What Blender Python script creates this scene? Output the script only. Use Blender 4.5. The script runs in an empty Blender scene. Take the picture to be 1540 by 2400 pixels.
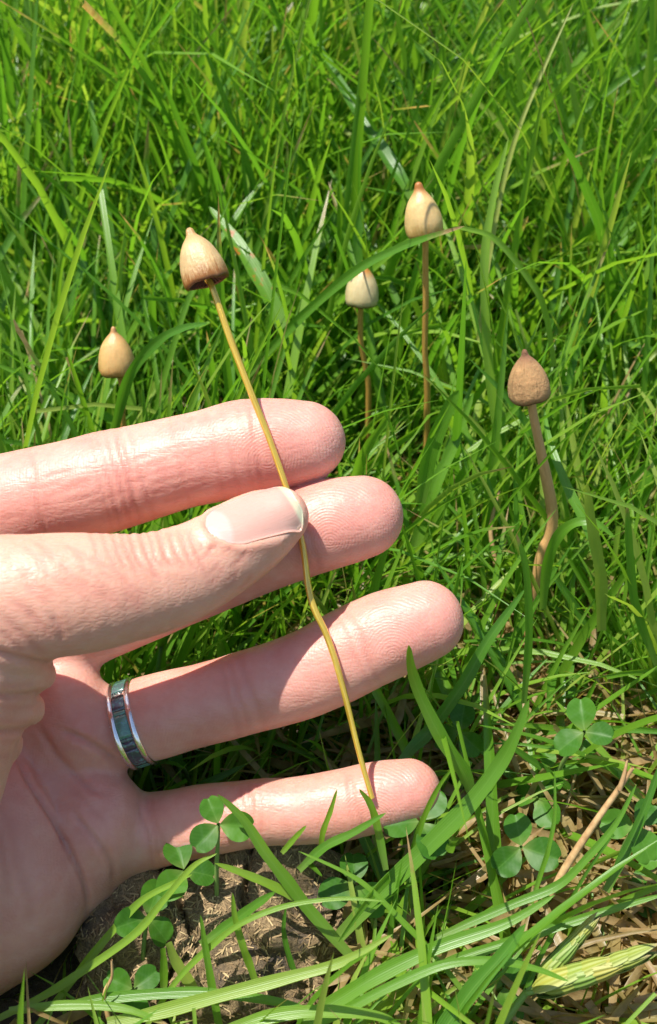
import bpy, math, random
import numpy as np
from mathutils import Vector, Matrix

# ------------------------------------------------------------------ camera, world, sun, exposure
sc = bpy.context.scene
R = math.radians
PITCH, CAM_H, DH, PXMM = R(36), 0.195, 0.198, 13.0
right = Vector((1, 0, 0))
upv = Vector((0, math.sin(PITCH), math.cos(PITCH)))
fwd = Vector((0, math.cos(PITCH), -math.sin(PITCH)))
CAM = Vector((0, 0, CAM_H))
cd = bpy.data.cameras.new('camera')
cam = bpy.data.objects.new('camera', cd)
sc.collection.objects.link(cam)
cam.matrix_world = Matrix(((right.x, upv.x, -fwd.x, CAM.x), (right.y, upv.y, -fwd.y, CAM.y), (right.z, upv.z, -fwd.z, CAM.z), (0, 0, 0, 1)))
cd.sensor_fit = 'VERTICAL'
cd.angle = 2 * math.atan(1200 / PXMM / (DH * 1000))
cd.clip_start, cd.clip_end = 0.005, 500
cd.dof.use_dof = True
cd.dof.focus_distance = 0.205
cd.dof.aperture_fstop = cd.lens / 1.15
sc.camera = cam

SUN_DIR = Vector((0.34, 0.06, -1.0)).normalized()
w = bpy.data.worlds.new('World'); sc.world = w; w.use_nodes = True
nt = w.node_tree
sky = nt.nodes.new('ShaderNodeTexSky'); sky.sky_type = 'NISHITA'; sky.sun_disc = False
sky.sun_elevation = math.asin(-SUN_DIR.z)
sky.sun_rotation = math.atan2(-SUN_DIR.x, -SUN_DIR.y)
nt.links.new(sky.outputs[0], nt.nodes['Background'].inputs[0])
nt.nodes['Background'].inputs[1].default_value = 0.125
sl = bpy.data.lights.new('sun', 'SUN'); sl.energy = 5.0; sl.angle = R(0.53); sl.color = (1.0, 0.955, 0.88)
sun = bpy.data.objects.new('sun', sl); sc.collection.objects.link(sun)
sun.rotation_euler = SUN_DIR.to_track_quat('-Z', 'Y').to_euler(); sun.location = (-0.4, -0.2, 2)
sc.view_settings.view_transform = 'Standard'; sc.view_settings.look = 'None'
sc.view_settings.exposure = 0.68; sc.view_settings.gamma = 1.0; sc.view_settings.use_curve_mapping = False
sc.cycles.use_denoising = True
sc.cycles.max_bounces = 10; sc.cycles.transmission_bounces = 6; sc.cycles.diffuse_bounces = 5
sc.cycles.sample_clamp_indirect = 6.0

rng = np.random.default_rng(11)
random.seed(5)
COL = sc.collection

# ------------------------------------------------------------------ helpers
def ray(px, py):
    return fwd * DH + right * ((px - 770) / PXMM / 1000) + upv * ((1200 - py) / PXMM / 1000)
def on_z(px, py, z):
    r = ray(px, py); return CAM + r * ((z - CAM.z) / r.z)
def on_y(px, py, y):
    r = ray(px, py); return CAM + r * (y / r.y)
def on_t(px, py, t):
    return CAM + ray(px, py) * t
FW, UP = np.array(fwd), np.array(upv)
def project(p):
    """points (n,3) -> px, py, depth(m)"""
    q = p - np.array(CAM)
    dep = q @ FW
    dd = np.where(dep > 0.005, dep, 0.005)
    return 770 + q[:, 0] / dd * DH * PXMM * 1000, 1200 - (q @ UP) / dd * DH * PXMM * 1000, dep

def mesh_np(name, v, f, smooth=True, attrs=None):
    v = np.asarray(v, np.float32); f = np.asarray(f, np.int32)
    me = bpy.data.meshes.new(name)
    n, k = f.shape
    me.vertices.add(len(v)); me.vertices.foreach_set('co', v.ravel())
    me.loops.add(n * k); me.loops.foreach_set('vertex_index', f.ravel())
    me.polygons.add(n); me.polygons.foreach_set('loop_start', np.arange(0, n * k, k, dtype=np.int32))
    me.polygons.foreach_set('loop_total', np.full(n, k, np.int32))
    if smooth: me.polygons.foreach_set('use_smooth', np.ones(n, bool))
    for an, a in (attrs or {}).items():
        a = np.asarray(a, np.float32)
        if a.ndim == 2:
            at = me.attributes.new(an, 'FLOAT_VECTOR', 'POINT'); at.data.foreach_set('vector', a.ravel())
        else:
            at = me.attributes.new(an, 'FLOAT', 'POINT'); at.data.foreach_set('value', a)
    me.update(calc_edges=True)
    return me
def add(name, me, mat=None, parent=None, loc=None):
    o = bpy.data.objects.new(name, me); COL.objects.link(o)
    if mat and me is not None and not len(me.materials): me.materials.append(mat)
    if parent: o.parent = parent
    if loc is not None: o.location = loc
    return o
def tag(o, label=None, cat=None, group=None, kind=None):
    if label: o['label'] = label
    if cat: o['category'] = cat
    if group: o['group'] = group
    if kind: o['kind'] = kind
    return o
def catmull(P, n):
    P = np.asarray(P, float)
    Q = np.vstack([2 * P[0] - P[1], P, 2 * P[-1] - P[-2]])
    out = []
    for i in range(len(P) - 1):
        p0, p1, p2, p3 = Q[i:i + 4]
        for t in np.linspace(0, 1, n, endpoint=False):
            out.append(0.5 * (2 * p1 + (p2 - p0) * t + (2 * p0 - 5 * p1 + 4 * p2 - p3) * t * t + (3 * p1 - p0 - 3 * p2 + p3) * t ** 3))
    out.append(P[-1])
    return np.array(out)
def vnoise(p, seed=0):
    """smooth value noise, p (n,3) in cells"""
    p = np.asarray(p, float)
    i = np.floor(p).astype(np.int64); f = p - i; f = f * f * (3 - 2 * f)
    def h(ix, iy, iz):
        k = (ix * 374761393 + iy * 668265263 + iz * 2147483647 + seed * 974711) & 0xffffffff
        k = ((k ^ (k >> 13)) * 1274126177) & 0xffffffff
        return ((k ^ (k >> 16)) & 0xffff) / 65535.0
    r = 0
    for dx in (0, 1):
        for dy in (0, 1):
            for dz in (0, 1):
                wgt = (f[:, 0] if dx else 1 - f[:, 0]) * (f[:, 1] if dy else 1 - f[:, 1]) * (f[:, 2] if dz else 1 - f[:, 2])
                r = r + wgt * h(i[:, 0] + dx, i[:, 1] + dy, i[:, 2] + dz)
    return r * 2 - 1
def vert_normals(v, f):
    a = v[f[:, 2]] - v[f[:, 0]]; b = v[f[:, 3]] - v[f[:, 1]]
    fn = np.cross(a, b); n = np.zeros_like(v)
    for k in range(4): np.add.at(n, f[:, k], fn)
    return n / (np.linalg.norm(n, axis=1, keepdims=True) + 1e-12)

# ---- materials
class N:
    def __init__(s, name):
        s.m = bpy.data.materials.new(name); s.m.use_nodes = True
        s.t = s.m.node_tree; s.b = s.t.nodes['Principled BSDF']; s.out = s.t.nodes['Material Output']
    def n(s, typ, **kw):
        x = s.t.nodes.new('ShaderNode' + typ)
        for k, v in kw.items(): setattr(x, k, v)
        return x
    def l(s, a, b): s.t.links.new(a, b)
    def attr(s, name):
        return s.n('Attribute', attribute_name=name)
    def sep(s, v):
        x = s.n('SeparateXYZ'); s.l(v, x.inputs[0]); return x.outputs
    def math(s, op, a, b=None, c=None, clamp=False):
        x = s.n('Math', operation=op, use_clamp=clamp)
        for i, q in enumerate((a, b, c)):
            if q is None: continue
            if isinstance(q, (int, float)): x.inputs[i].default_value = q
            else: s.l(q, x.inputs[i])
        return x.outputs[0]
    def ramp(s, f, stops, interp='LINEAR'):
        x = s.n('ValToRGB'); cr = x.color_ramp; cr.interpolation = interp
        while len(cr.elements) < len(stops): cr.elements.new(0.5)
        for e, (p, c) in zip(cr.elements, stops):
            e.position = p; e.color = (*c, 1) if len(c) == 3 else c
        s.l(f, x.inputs[0]); return x.outputs[0]
    def mix(s, f, a, b, mode='MIX'):
        x = s.n('Mix', data_type='RGBA', blend_type=mode)
        for i, q in ((0, f), (6, a), (7, b)):
            if isinstance(q, (int, float)): x.inputs[i].default_value = q
            elif isinstance(q, tuple): x.inputs[i].default_value = (*q, 1)
            else: s.l(q, x.inputs[i])
        return x.outputs[2]
    def noise(s, vec, scale, detail=3, rough=0.5, dist=0.0):
        x = s.n('TexNoise'); x.inputs['Scale'].default_value = scale; x.inputs['Detail'].default_value = detail
        x.inputs['Roughness'].default_value = rough; x.inputs['Distortion'].default_value = dist
        if vec is not None: s.l(vec, x.inputs['Vector'])
        return x.outputs['Fac']
    def obj(s): return s.n('TexCoord').outputs['Object']
    def mapping(s, vec, scale=(1, 1, 1), rot=(0, 0, 0)):
        x = s.n('Mapping'); x.inputs['Scale'].default_value = scale; x.inputs['Rotation'].default_value = rot
        s.l(vec, x.inputs[0]); return x.outputs[0]
    def bump(s, h, strength, dist, prev=None):
        x = s.n('Bump'); x.inputs['Strength'].default_value = strength; x.inputs['Distance'].default_value = dist
        s.l(h, x.inputs['Height'])
        if prev is not None: s.l(prev, x.inputs['Normal'])
        return x.outputs[0]
    def set(s, **kw):
        for k, v in kw.items():
            i = s.b.inputs[k.replace('_', ' ')]
            if isinstance(v, (int, float)): i.default_value = v
            elif isinstance(v, tuple): i.default_value = (*v, 1) if (len(v) == 3 and i.type == 'RGBA') else v
            else: s.l(v, i)

def leaf_material(name, stops, dry=((0.50, 0.36, 0.17), (0.30, 0.18, 0.07)), transl=0.52, rough=0.34, tipdry=0.16, stripes=True, rust=False, spec=0.55):
    m = N(name)
    bl = m.sep(m.attr('bl').outputs['Vector'])       # across -1..1, along 0..1, random
    dr = m.attr('dry').outputs['Fac']
    col = m.ramp(bl[2], stops)
    g = m.n('NewGeometry')
    nz = m.noise(g.outputs['Position'], 260, 3, 0.6)
    col = m.mix(m.math('MULTIPLY', nz, 0.5), col, m.mix(0.5, col, (0.15, 0.30, 0.015)))
    if not stripes:   # clover: feathered side veins, paler midrib and a pale chevron
        ve = m.math('SINE', m.math('MULTIPLY', m.math('SUBTRACT', bl[1], m.math('MULTIPLY', m.math('ABSOLUTE', bl[0]), .22)), 75.0))
        col = m.mix(m.math('MULTIPLY_ADD', ve, .10, .08, clamp=True), col, m.mix(0.5, col, (0.10, 0.24, 0.05)))
        mid = m.math('SUBTRACT', 1.0, m.math('MULTIPLY', m.math('ABSOLUTE', bl[0]), 14.0), clamp=True)
        col = m.mix(m.math('MULTIPLY', mid, .35), col, (0.11, 0.24, 0.04))
        ch = m.math('ABSOLUTE', m.math('SUBTRACT', m.math('MULTIPLY_ADD', m.math('ABSOLUTE', bl[0]), .16, bl[1]), .36))
        col = m.mix(m.math('MULTIPLY', m.math('SUBTRACT', 1.0, m.math('MULTIPLY', ch, 22.0), clamp=True), .08), col, (0.16, 0.27, 0.13))
    if stripes:
        st = m.math('SINE', m.math('MULTIPLY', bl[0], 26.0))
        col = m.mix(m.math('MULTIPLY_ADD', st, 0.06, 0.06), col, m.mix(0.6, col, (0.20, 0.38, 0.06)))
        mid = m.math('SUBTRACT', 1.0, m.math('MULTIPLY', m.math('ABSOLUTE', bl[0]), 7.0), clamp=True)
        col = m.mix(m.math('MULTIPLY', mid, 0.30), col, (0.20, 0.38, 0.06))
    # base of the blade is pale sheath; tips of some blades dried
    basef = m.math('SUBTRACT', 1.0, m.math('MULTIPLY', bl[1], 5.0), clamp=True)
    col = m.mix(m.math('MULTIPLY', basef, 0.35), col, (0.28, 0.33, 0.10))
    tip = m.math('MULTIPLY', m.math('SUBTRACT', m.math('MULTIPLY_ADD', nz, 0.25, bl[1]), 0.97), 9.0, clamp=True)
    tip = m.math('MULTIPLY', tip, m.math('GREATER_THAN', m.math('FRACT', m.math('MULTIPLY', bl[2], 37.0)), 1 - tipdry))
    dcol = m.ramp(m.noise(g.outputs['Position'], 420, 4, 0.6), [(0.3, dry[1]), (0.7, dry[0])])
    col = m.mix(tip, col, dcol)
    col = m.mix(dr, col, dcol)
    if rust:
        q = m.noise(g.outputs['Position'], 330, 4, 0.65)
        rf = m.math('MULTIPLY', m.math('SUBTRACT', q, 0.56), 14.0, clamp=True)
        band = m.math('MULTIPLY', m.math('GREATER_THAN', bl[1], 0.25), m.math('LESS_THAN', bl[1], 0.8))
        col = m.mix(m.math('MULTIPLY', rf, band), col, (0.50, 0.17, 0.02))
    h = m.math('SINE', m.math('MULTIPLY', bl[0], 26.0)) if stripes else m.noise(g.outputs['Position'], 900, 2)
    bp = m.bump(h, 0.22, 0.0001)
    m.set(Base_Color=col, Roughness=rough, Normal=bp)
    m.b.inputs['Specular IOR Level'].default_value = spec
    tr = m.n('BsdfTranslucent')
    tc = m.mix(0.75, col, m.mix(1.0, col, (1.4, 1.35, 0.5), 'MULTIPLY'))
    m.l(tc, tr.inputs['Color'])
    ms = m.n('MixShader'); ms.inputs[0].default_value = transl
    m.l(m.b.outputs[0], ms.inputs[1]); m.l(tr.outputs[0], ms.inputs[2]); m.l(ms.outputs[0], m.out.inputs[0])
    return m.m

GREENS = [(0.0, (0.055, 0.185, 0.020)), (0.3, (0.095, 0.265, 0.022)), (0.6, (0.160, 0.345, 0.026)), (0.85, (0.245, 0.41, 0.040)), (1.0, (0.36, 0.46, 0.085))]
M_grass = leaf_material('grass_leaf', GREENS)
M_rust = leaf_material('rusty_grass_leaf', GREENS, rust=True)
M_clover = leaf_material('clover_leaf', [(0.0, (0.020, 0.095, 0.010)), (0.5, (0.034, 0.130, 0.012)), (1.0, (0.065, 0.185, 0.016))], transl=0.30, rough=0.46, tipdry=0.0, stripes=False, spec=0.22)

def skin_material():
    m = N('skin')
    ob = m.obj()
    a = m.sep(m.attr('skin').outputs['Vector'])      # crease, pad, dorsal
    n1 = m.noise(ob, 90, 4, 0.6); n2 = m.noise(ob, 420, 3, 0.6)
    col = m.ramp(n1, [(0.30, (0.54, 0.215, 0.165)), (0.5, (0.59, 0.278, 0.21)), (0.70, (0.645, 0.345, 0.265))])
    col = m.mix(m.math('MULTIPLY', a[1], 0.55), col, (0.61, 0.235, 0.19))
    col = m.mix(m.math('MULTIPLY', a[2], 0.65), col, (0.59, 0.325, 0.218))
    col = m.mix(m.math('MULTIPLY', m.math('SUBTRACT', n2, 0.45), 1.2, clamp=True), col, m.mix(0.5, col, (0.72, 0.47, 0.37)))
    col = m.mix(m.math('MULTIPLY', a[0], 0.5), col, (0.52, 0.20, 0.145))
    # fine skin relief: cell pattern and ridges
    v = m.n('TexVoronoi', feature='DISTANCE_TO_EDGE'); v.inputs['Scale'].default_value = 1150
    m.l(m.mapping(ob, (0.6, 1.25, 1.0), (0, 0, 0.2)), v.inputs['Vector'])
    cells = m.math('MULTIPLY', v.outputs['Distance'], 3.0, clamp=True)
    pl = m.n('VectorMath', operation='LENGTH'); m.l(m.attr('padco').outputs['Vector'], pl.inputs[0])
    ridge = m.math('SINE', m.math('MULTIPLY', m.math('MULTIPLY_ADD', m.noise(ob, 160, 1), .0016, pl.outputs['Value']), 2 * math.pi / .00052))
    b1 = m.bump(cells, 0.16, 0.0002)
    b2 = m.n('Bump'); b2.inputs['Distance'].default_value = 0.00010
    m.l(m.math('MULTIPLY', a[1], 0.22), b2.inputs['Strength']); m.l(ridge, b2.inputs['Height']); m.l(b1, b2.inputs['Normal'])
    b3 = m.bump(m.noise(m.mapping(ob, (0.8, 1.2, 1)), 600, 5, 0.7), 0.085, 0.0005, b2.outputs[0])
    def lines(scale, mp, rot, k):   # thin creases: zero crossings of a stretched noise
        q = m.math('ABSOLUTE', m.math('SUBTRACT', m.noise(m.mapping(ob, mp, rot), scale, 2, 0.45), 0.5))
        return m.math('SUBTRACT', 1.0, m.math('MULTIPLY', q, k), clamp=True)
    l1 = m.math('MULTIPLY', lines(210, (0.22, 1.5, 0.8), (0, 0, -0.25), 30), m.math('SUBTRACT', 1.0, a[2]))
    l2 = m.math('MULTIPLY', lines(330, (0.35, 1.5, 0.8), (0, 0, 0.7), 22), a[2])
    l3 = lines(300, (1.5, 0.30, 0.8), (0, 0, -0.25), 26)
    ln = m.math('MAXIMUM', m.math('MAXIMUM', l1, l2), m.math('MULTIPLY', l3, 0.5))
    b3 = m.bump(m.math('SUBTRACT', 1.0, ln), 0.11, 0.0003, b3)
    rgh = m.math('MULTIPLY_ADD', m.noise(ob, 500, 3), 0.22, 0.35)
    m.set(Base_Color=col, Roughness=rgh, Normal=b3)
    m.b.inputs['Subsurface Weight'].default_value = 0.55
    m.b.inputs['Subsurface Radius'].default_value = (1.0, 0.32, 0.18)
    m.b.inputs['Subsurface Scale'].default_value = 0.0030
    m.b.inputs['Specular IOR Level'].default_value = 0.48
    return m.m
M_skin = skin_material()

def simple(name, color, rough=0.5, metal=0.0, spec=0.5):
    m = N(name); m.set(Base_Color=color, Roughness=rough, Metallic=metal); m.b.inputs['Specular IOR Level'].default_value = spec
    return m

def nail_material():
    m = N('fingernail')
    a = m.sep(m.attr('nail').outputs['Vector'])  # along, across
    col = m.mix(m.math('MULTIPLY', m.noise(m.obj(), 300, 2), 0.6), (0.56, 0.30, 0.235), (0.60, 0.345, 0.275))
    lun = m.math('SUBTRACT', m.math('MULTIPLY_ADD', m.math('MULTIPLY', a[1], a[1]), -0.10, 0.27), a[0])
    col = m.mix(m.math('MULTIPLY', lun, 22.0, clamp=True), col, (0.58, 0.375, 0.32))
    free = m.math('SUBTRACT', a[0], m.math('MULTIPLY_ADD', m.math('MULTIPLY', a[1], a[1]), -0.02, 0.905))
    col = m.mix(m.math('MULTIPLY', free, 30.0, clamp=True), col, (0.62, 0.54, 0.36))
    st = m.noise(m.mapping(m.attr('nail').outputs['Vector'], (0.6, 14, 1)), 3, 3)
    m.set(Base_Color=col, Roughness=0.30, Normal=m.bump(st, 0.3, 0.0003))
    m.b.inputs['Subsurface Weight'].default_value = 0.4
    m.b.inputs['Subsurface Radius'].default_value = (1, .4, .3); m.b.inputs['Subsurface Scale'].default_value = 0.0015
    m.b.inputs['Coat Weight'].default_value = 0.25; m.b.inputs['Coat Roughness'].default_value = 0.2
    return m.m

# ------------------------------------------------------------------ surface nets
def surface_nets(F, xs, ys, zs):
    s = F < 0
    cnt = np.zeros(tuple(n - 1 for n in F.shape), np.int8)
    for dx in (0, 1):
        for dy in (0, 1):
            for dz in (0, 1):
                cnt += s[dx:F.shape[0] - 1 + dx, dy:F.shape[1] - 1 + dy, dz:F.shape[2] - 1 + dz]
    act = (cnt > 0) & (cnt < 8)
    idx = np.argwhere(act)
    vid = np.full(act.shape, -1, np.int32); vid[act] = np.arange(len(idx))
    acc = np.zeros((len(idx), 3)); num = np.zeros(len(idx))
    corners = [(a, b, c) for a in (0, 1) for b in (0, 1) for c in (0, 1)]
    fv = {c: F[idx[:, 0] + c[0], idx[:, 1] + c[1], idx[:, 2] + c[2]] for c in corners}
    for c in corners:
        for ax in range(3):
            if c[ax]: continue
            e = list(c); e[ax] = 1; e = tuple(e)
            fa, fb = fv[c], fv[e]
            cr = (fa < 0) != (fb < 0)
            t = np.where(cr, fa / np.where(cr, fa - fb, 1), 0)
            p = np.tile(np.array(c, float), (len(idx), 1)); p[:, ax] += t
            acc[cr] += p[cr]; num += cr
    q = idx + acc / num[:, None]
    v = np.stack([np.interp(q[:, i], np.arange(len(a)), a) for i, a in enumerate((xs, ys, zs))], 1)
    faces = []
    for ax in range(3):
        o1, o2 = (ax + 1) % 3, (ax + 2) % 3
        sl0 = [slice(None)] * 3; sl1 = [slice(None)] * 3
        sl0[ax] = slice(0, -1); sl1[ax] = slice(1, None)
        A, B = s[tuple(sl0)], s[tuple(sl1)]
        e = np.argwhere(A != B)
        e = e[(e[:, o1] > 0) & (e[:, o2] > 0) & (e[:, o1] < F.shape[o1] - 1) & (e[:, o2] < F.shape[o2] - 1)]
        ins = A[e[:, 0], e[:, 1], e[:, 2]]
        def cell(d1, d2):
            k = e.copy(); k[:, o1] -= d1; k[:, o2] -= d2
            return vid[k[:, 0], k[:, 1], k[:, 2]]
        quad = np.stack([cell(1, 1), cell(0, 1), cell(0, 0), cell(1, 0)], 1)
        quad[~ins] = quad[~ins][:, ::-1]
        faces.append(quad)
    return v, np.vstack(faces)
def smin(a, b, k):
    h = np.maximum(k - np.abs(a - b), 0) / k
    return np.minimum(a, b) - h * h * k * 0.25
def axis(lo, fine0, fine1, hi, h, g=1.16, hmax=5.0):
    a = list(np.arange(fine0, fine1 + h, h))
    s = h
    while a[-1] < hi: s = min(s * g, hmax); a.append(a[-1] + s)
    s = h; b = [a[0]]
    while b[-1] > lo: s = min(s * g, hmax); b.append(b[-1] - s)
    return np.array(b[:0:-1] + a, np.float32)

# ================================================================== GROUND
def build_ground():
    c = np.concatenate([-np.geomspace(60, 0.7, 26), np.linspace(-0.66, 0.66, 121), np.geomspace(0.7, 60, 26)])
    X, Y = np.meshgrid(c, c + 0.35, indexing='ij')
    P = np.stack([X.ravel(), Y.ravel(), np.zeros(X.size)], 1)
    z = 0.0035 * vnoise(P * 40) + 0.0015 * vnoise(P * 110, 3)
    near = np.exp(-((P[:, 0]) ** 2 + (P[:, 1] - 0.35) ** 2) / 1.0)
    P[:, 2] = z * near - 0.002
    n = len(c)
    i = np.arange(n * n).reshape(n, n)
    f = np.stack([i[:-1, :-1].ravel(), i[1:, :-1].ravel(), i[1:, 1:].ravel(), i[:-1, 1:].ravel()], 1)
    m = N('soil')
    g = m.n('NewGeometry').outputs['Position']
    a = m.noise(g, 55, 6, 0.65); b = m.noise(g, 420, 4, 0.7)
    col = m.ramp(a, [(0.3, (0.030, 0.021, 0.013)), (0.55, (0.065, 0.043, 0.024)), (0.75, (0.12, 0.08, 0.04))])
    col = m.mix(m.math('MULTIPLY', m.math('SUBTRACT', b, 0.5), 2.5, clamp=True), col, (0.17, 0.115, 0.06))
    # far lawn beyond the modelled blades
    ps = m.sep(g)
    dist = m.math('SQRT', m.math('ADD', m.math('POWER', ps[0], 2.0), m.math('POWER', ps[1], 2.0)))
    far = m.math('MULTIPLY', m.math('SUBTRACT', dist, 1.7), 1.5, clamp=True)
    col = m.mix(far, col, m.ramp(m.noise(g, 70, 6, 0.7), [(0.3, (0.03, 0.09, 0.012)), (0.7, (0.09, 0.21, 0.03))]))
    m.set(Base_Color=col, Roughness=0.95, Normal=m.bump(b, 0.8, 0.002))
    tag(add('ground', mesh_np('ground', P, f), m.m), kind='structure')
build_ground()

# ================================================================== HAND
def HP(px, py, wmm):
    k = (DH * 1000 - wmm) / (DH * 1000) / PXMM
    return np.array([(px - 770) * k, (1200 - py) * k, wmm])
def chain(nodes, n=4):
    q = catmull([(a, b, c, d) for a, b, c, d in nodes], n)
    return [(HP(a, b, c), d / PXMM * (DH * 1000 - c) / (DH * 1000)) for a, b, c, d in q]

H_ = 0.5
gx = axis(-330, -66, 28, 30, H_); gy = axis(-150, -95, 24, 28, H_); gz = axis(-34, -16, 30, 165, H_)
def field(prims, k=0.0, flat=None):
    """prims: list of (p0, r0, p1, r1)"""
    F = np.full((len(gx), len(gy), len(gz)), 60.0, np.float32)
    for p0, r0, p1, r1 in prims:
        mr = max(r0, r1) + 9
        lo = np.minimum(p0, p1) - mr; hi = np.maximum(p0, p1) + mr
        sl = tuple(slice(max(0, np.searchsorted(g, a) - 1), np.searchsorted(g, b) + 1) for g, a, b in zip((gx, gy, gz), lo, hi))
        X = gx[sl[0]][:, None, None]; Y = gy[sl[1]][None, :, None]; Z = gz[sl[2]][None, None, :]
        ba = p1 - p0; L2 = float(ba @ ba) + 1e-9
        h = np.clip(((X - p0[0]) * ba[0] + (Y - p0[1]) * ba[1] + (Z - p0[2]) * ba[2]) / L2, 0, 1).astype(np.float32)
        dz = (Z - p0[2] - h * ba[2])
        if flat: dz = dz / flat
        d = np.sqrt((X - p0[0] - h * ba[0]) ** 2 + (Y - p0[1] - h * ba[1]) ** 2 + dz ** 2) - (r0 + h * (r1 - r0))
        F[sl] = smin(F[sl], d.astype(np.float32), k) if k > 0 else np.minimum(F[sl], d)
    return F
def segs(ch): return [(ch[i][0], ch[i][1], ch[i + 1][0], ch[i + 1][1]) for i in range(len(ch) - 1)]
def ball(px, py, w_, r): 
    c = chain([(px, py, w_, r), (px + 1, py, w_, r)], 1); return segs(c)

INDEX = chain([(714, 1036, 1.0, 96), (650, 1042, 0.6, 108), (580, 1050, 0, 114), (450, 1078, -1, 110), (380, 1096, -1.5, 111), (250, 1130, -2, 119), (100, 1165, -3, 120), (-80, 1215, -5, 132), (-230, 1290, -8, 150)])
MIDDLE = chain([(848, 1212, 1.5, 98), (790, 1224, 1.5, 105), (720, 1245, 1, 106), (600, 1290, 0, 103), (400, 1372, -4, 105), (200, 1455, -8, 108), (60, 1520, -10, 118), (-90, 1570, -11, 140)])
RING = chain([(994, 1455, 0.5, 94), (930, 1478, 0.5, 102), (860, 1509, 0, 104), (720, 1578, -0.5, 102), (560, 1628, -2.5, 97), (440, 1660, -4.5, 97), (350, 1684, -6.2, 100), (315, 1694, -7, 92), (240, 1714, -8.5, 96), (100, 1740, -10, 112), (0, 1770, -11, 140)])
LITTLE = chain([(958, 1853, -1, 74), (890, 1866, -1, 81), (800, 1886, -1.5, 83), (690, 1900, -2, 77), (600, 1906, -3.2, 78), (480, 1922, -5.5, 83), (400, 1938, -7.2, 86), (320, 1955, -9, 92), (200, 1970, -10, 106), (60, 1985, -12, 140)])
THUMB = chain([(655, 1212, 14.0, 70), (605, 1245, 14.4, 88), (548, 1281, 15.9, 99), (450, 1336, 18.6, 111), (340, 1372, 21.6, 122), (200, 1390, 24.5, 141), (60, 1402, 26, 150), (-120, 1445, 25, 185), (-250, 1600, 15, 240), (-400, 1800, 6, 260)])

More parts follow.
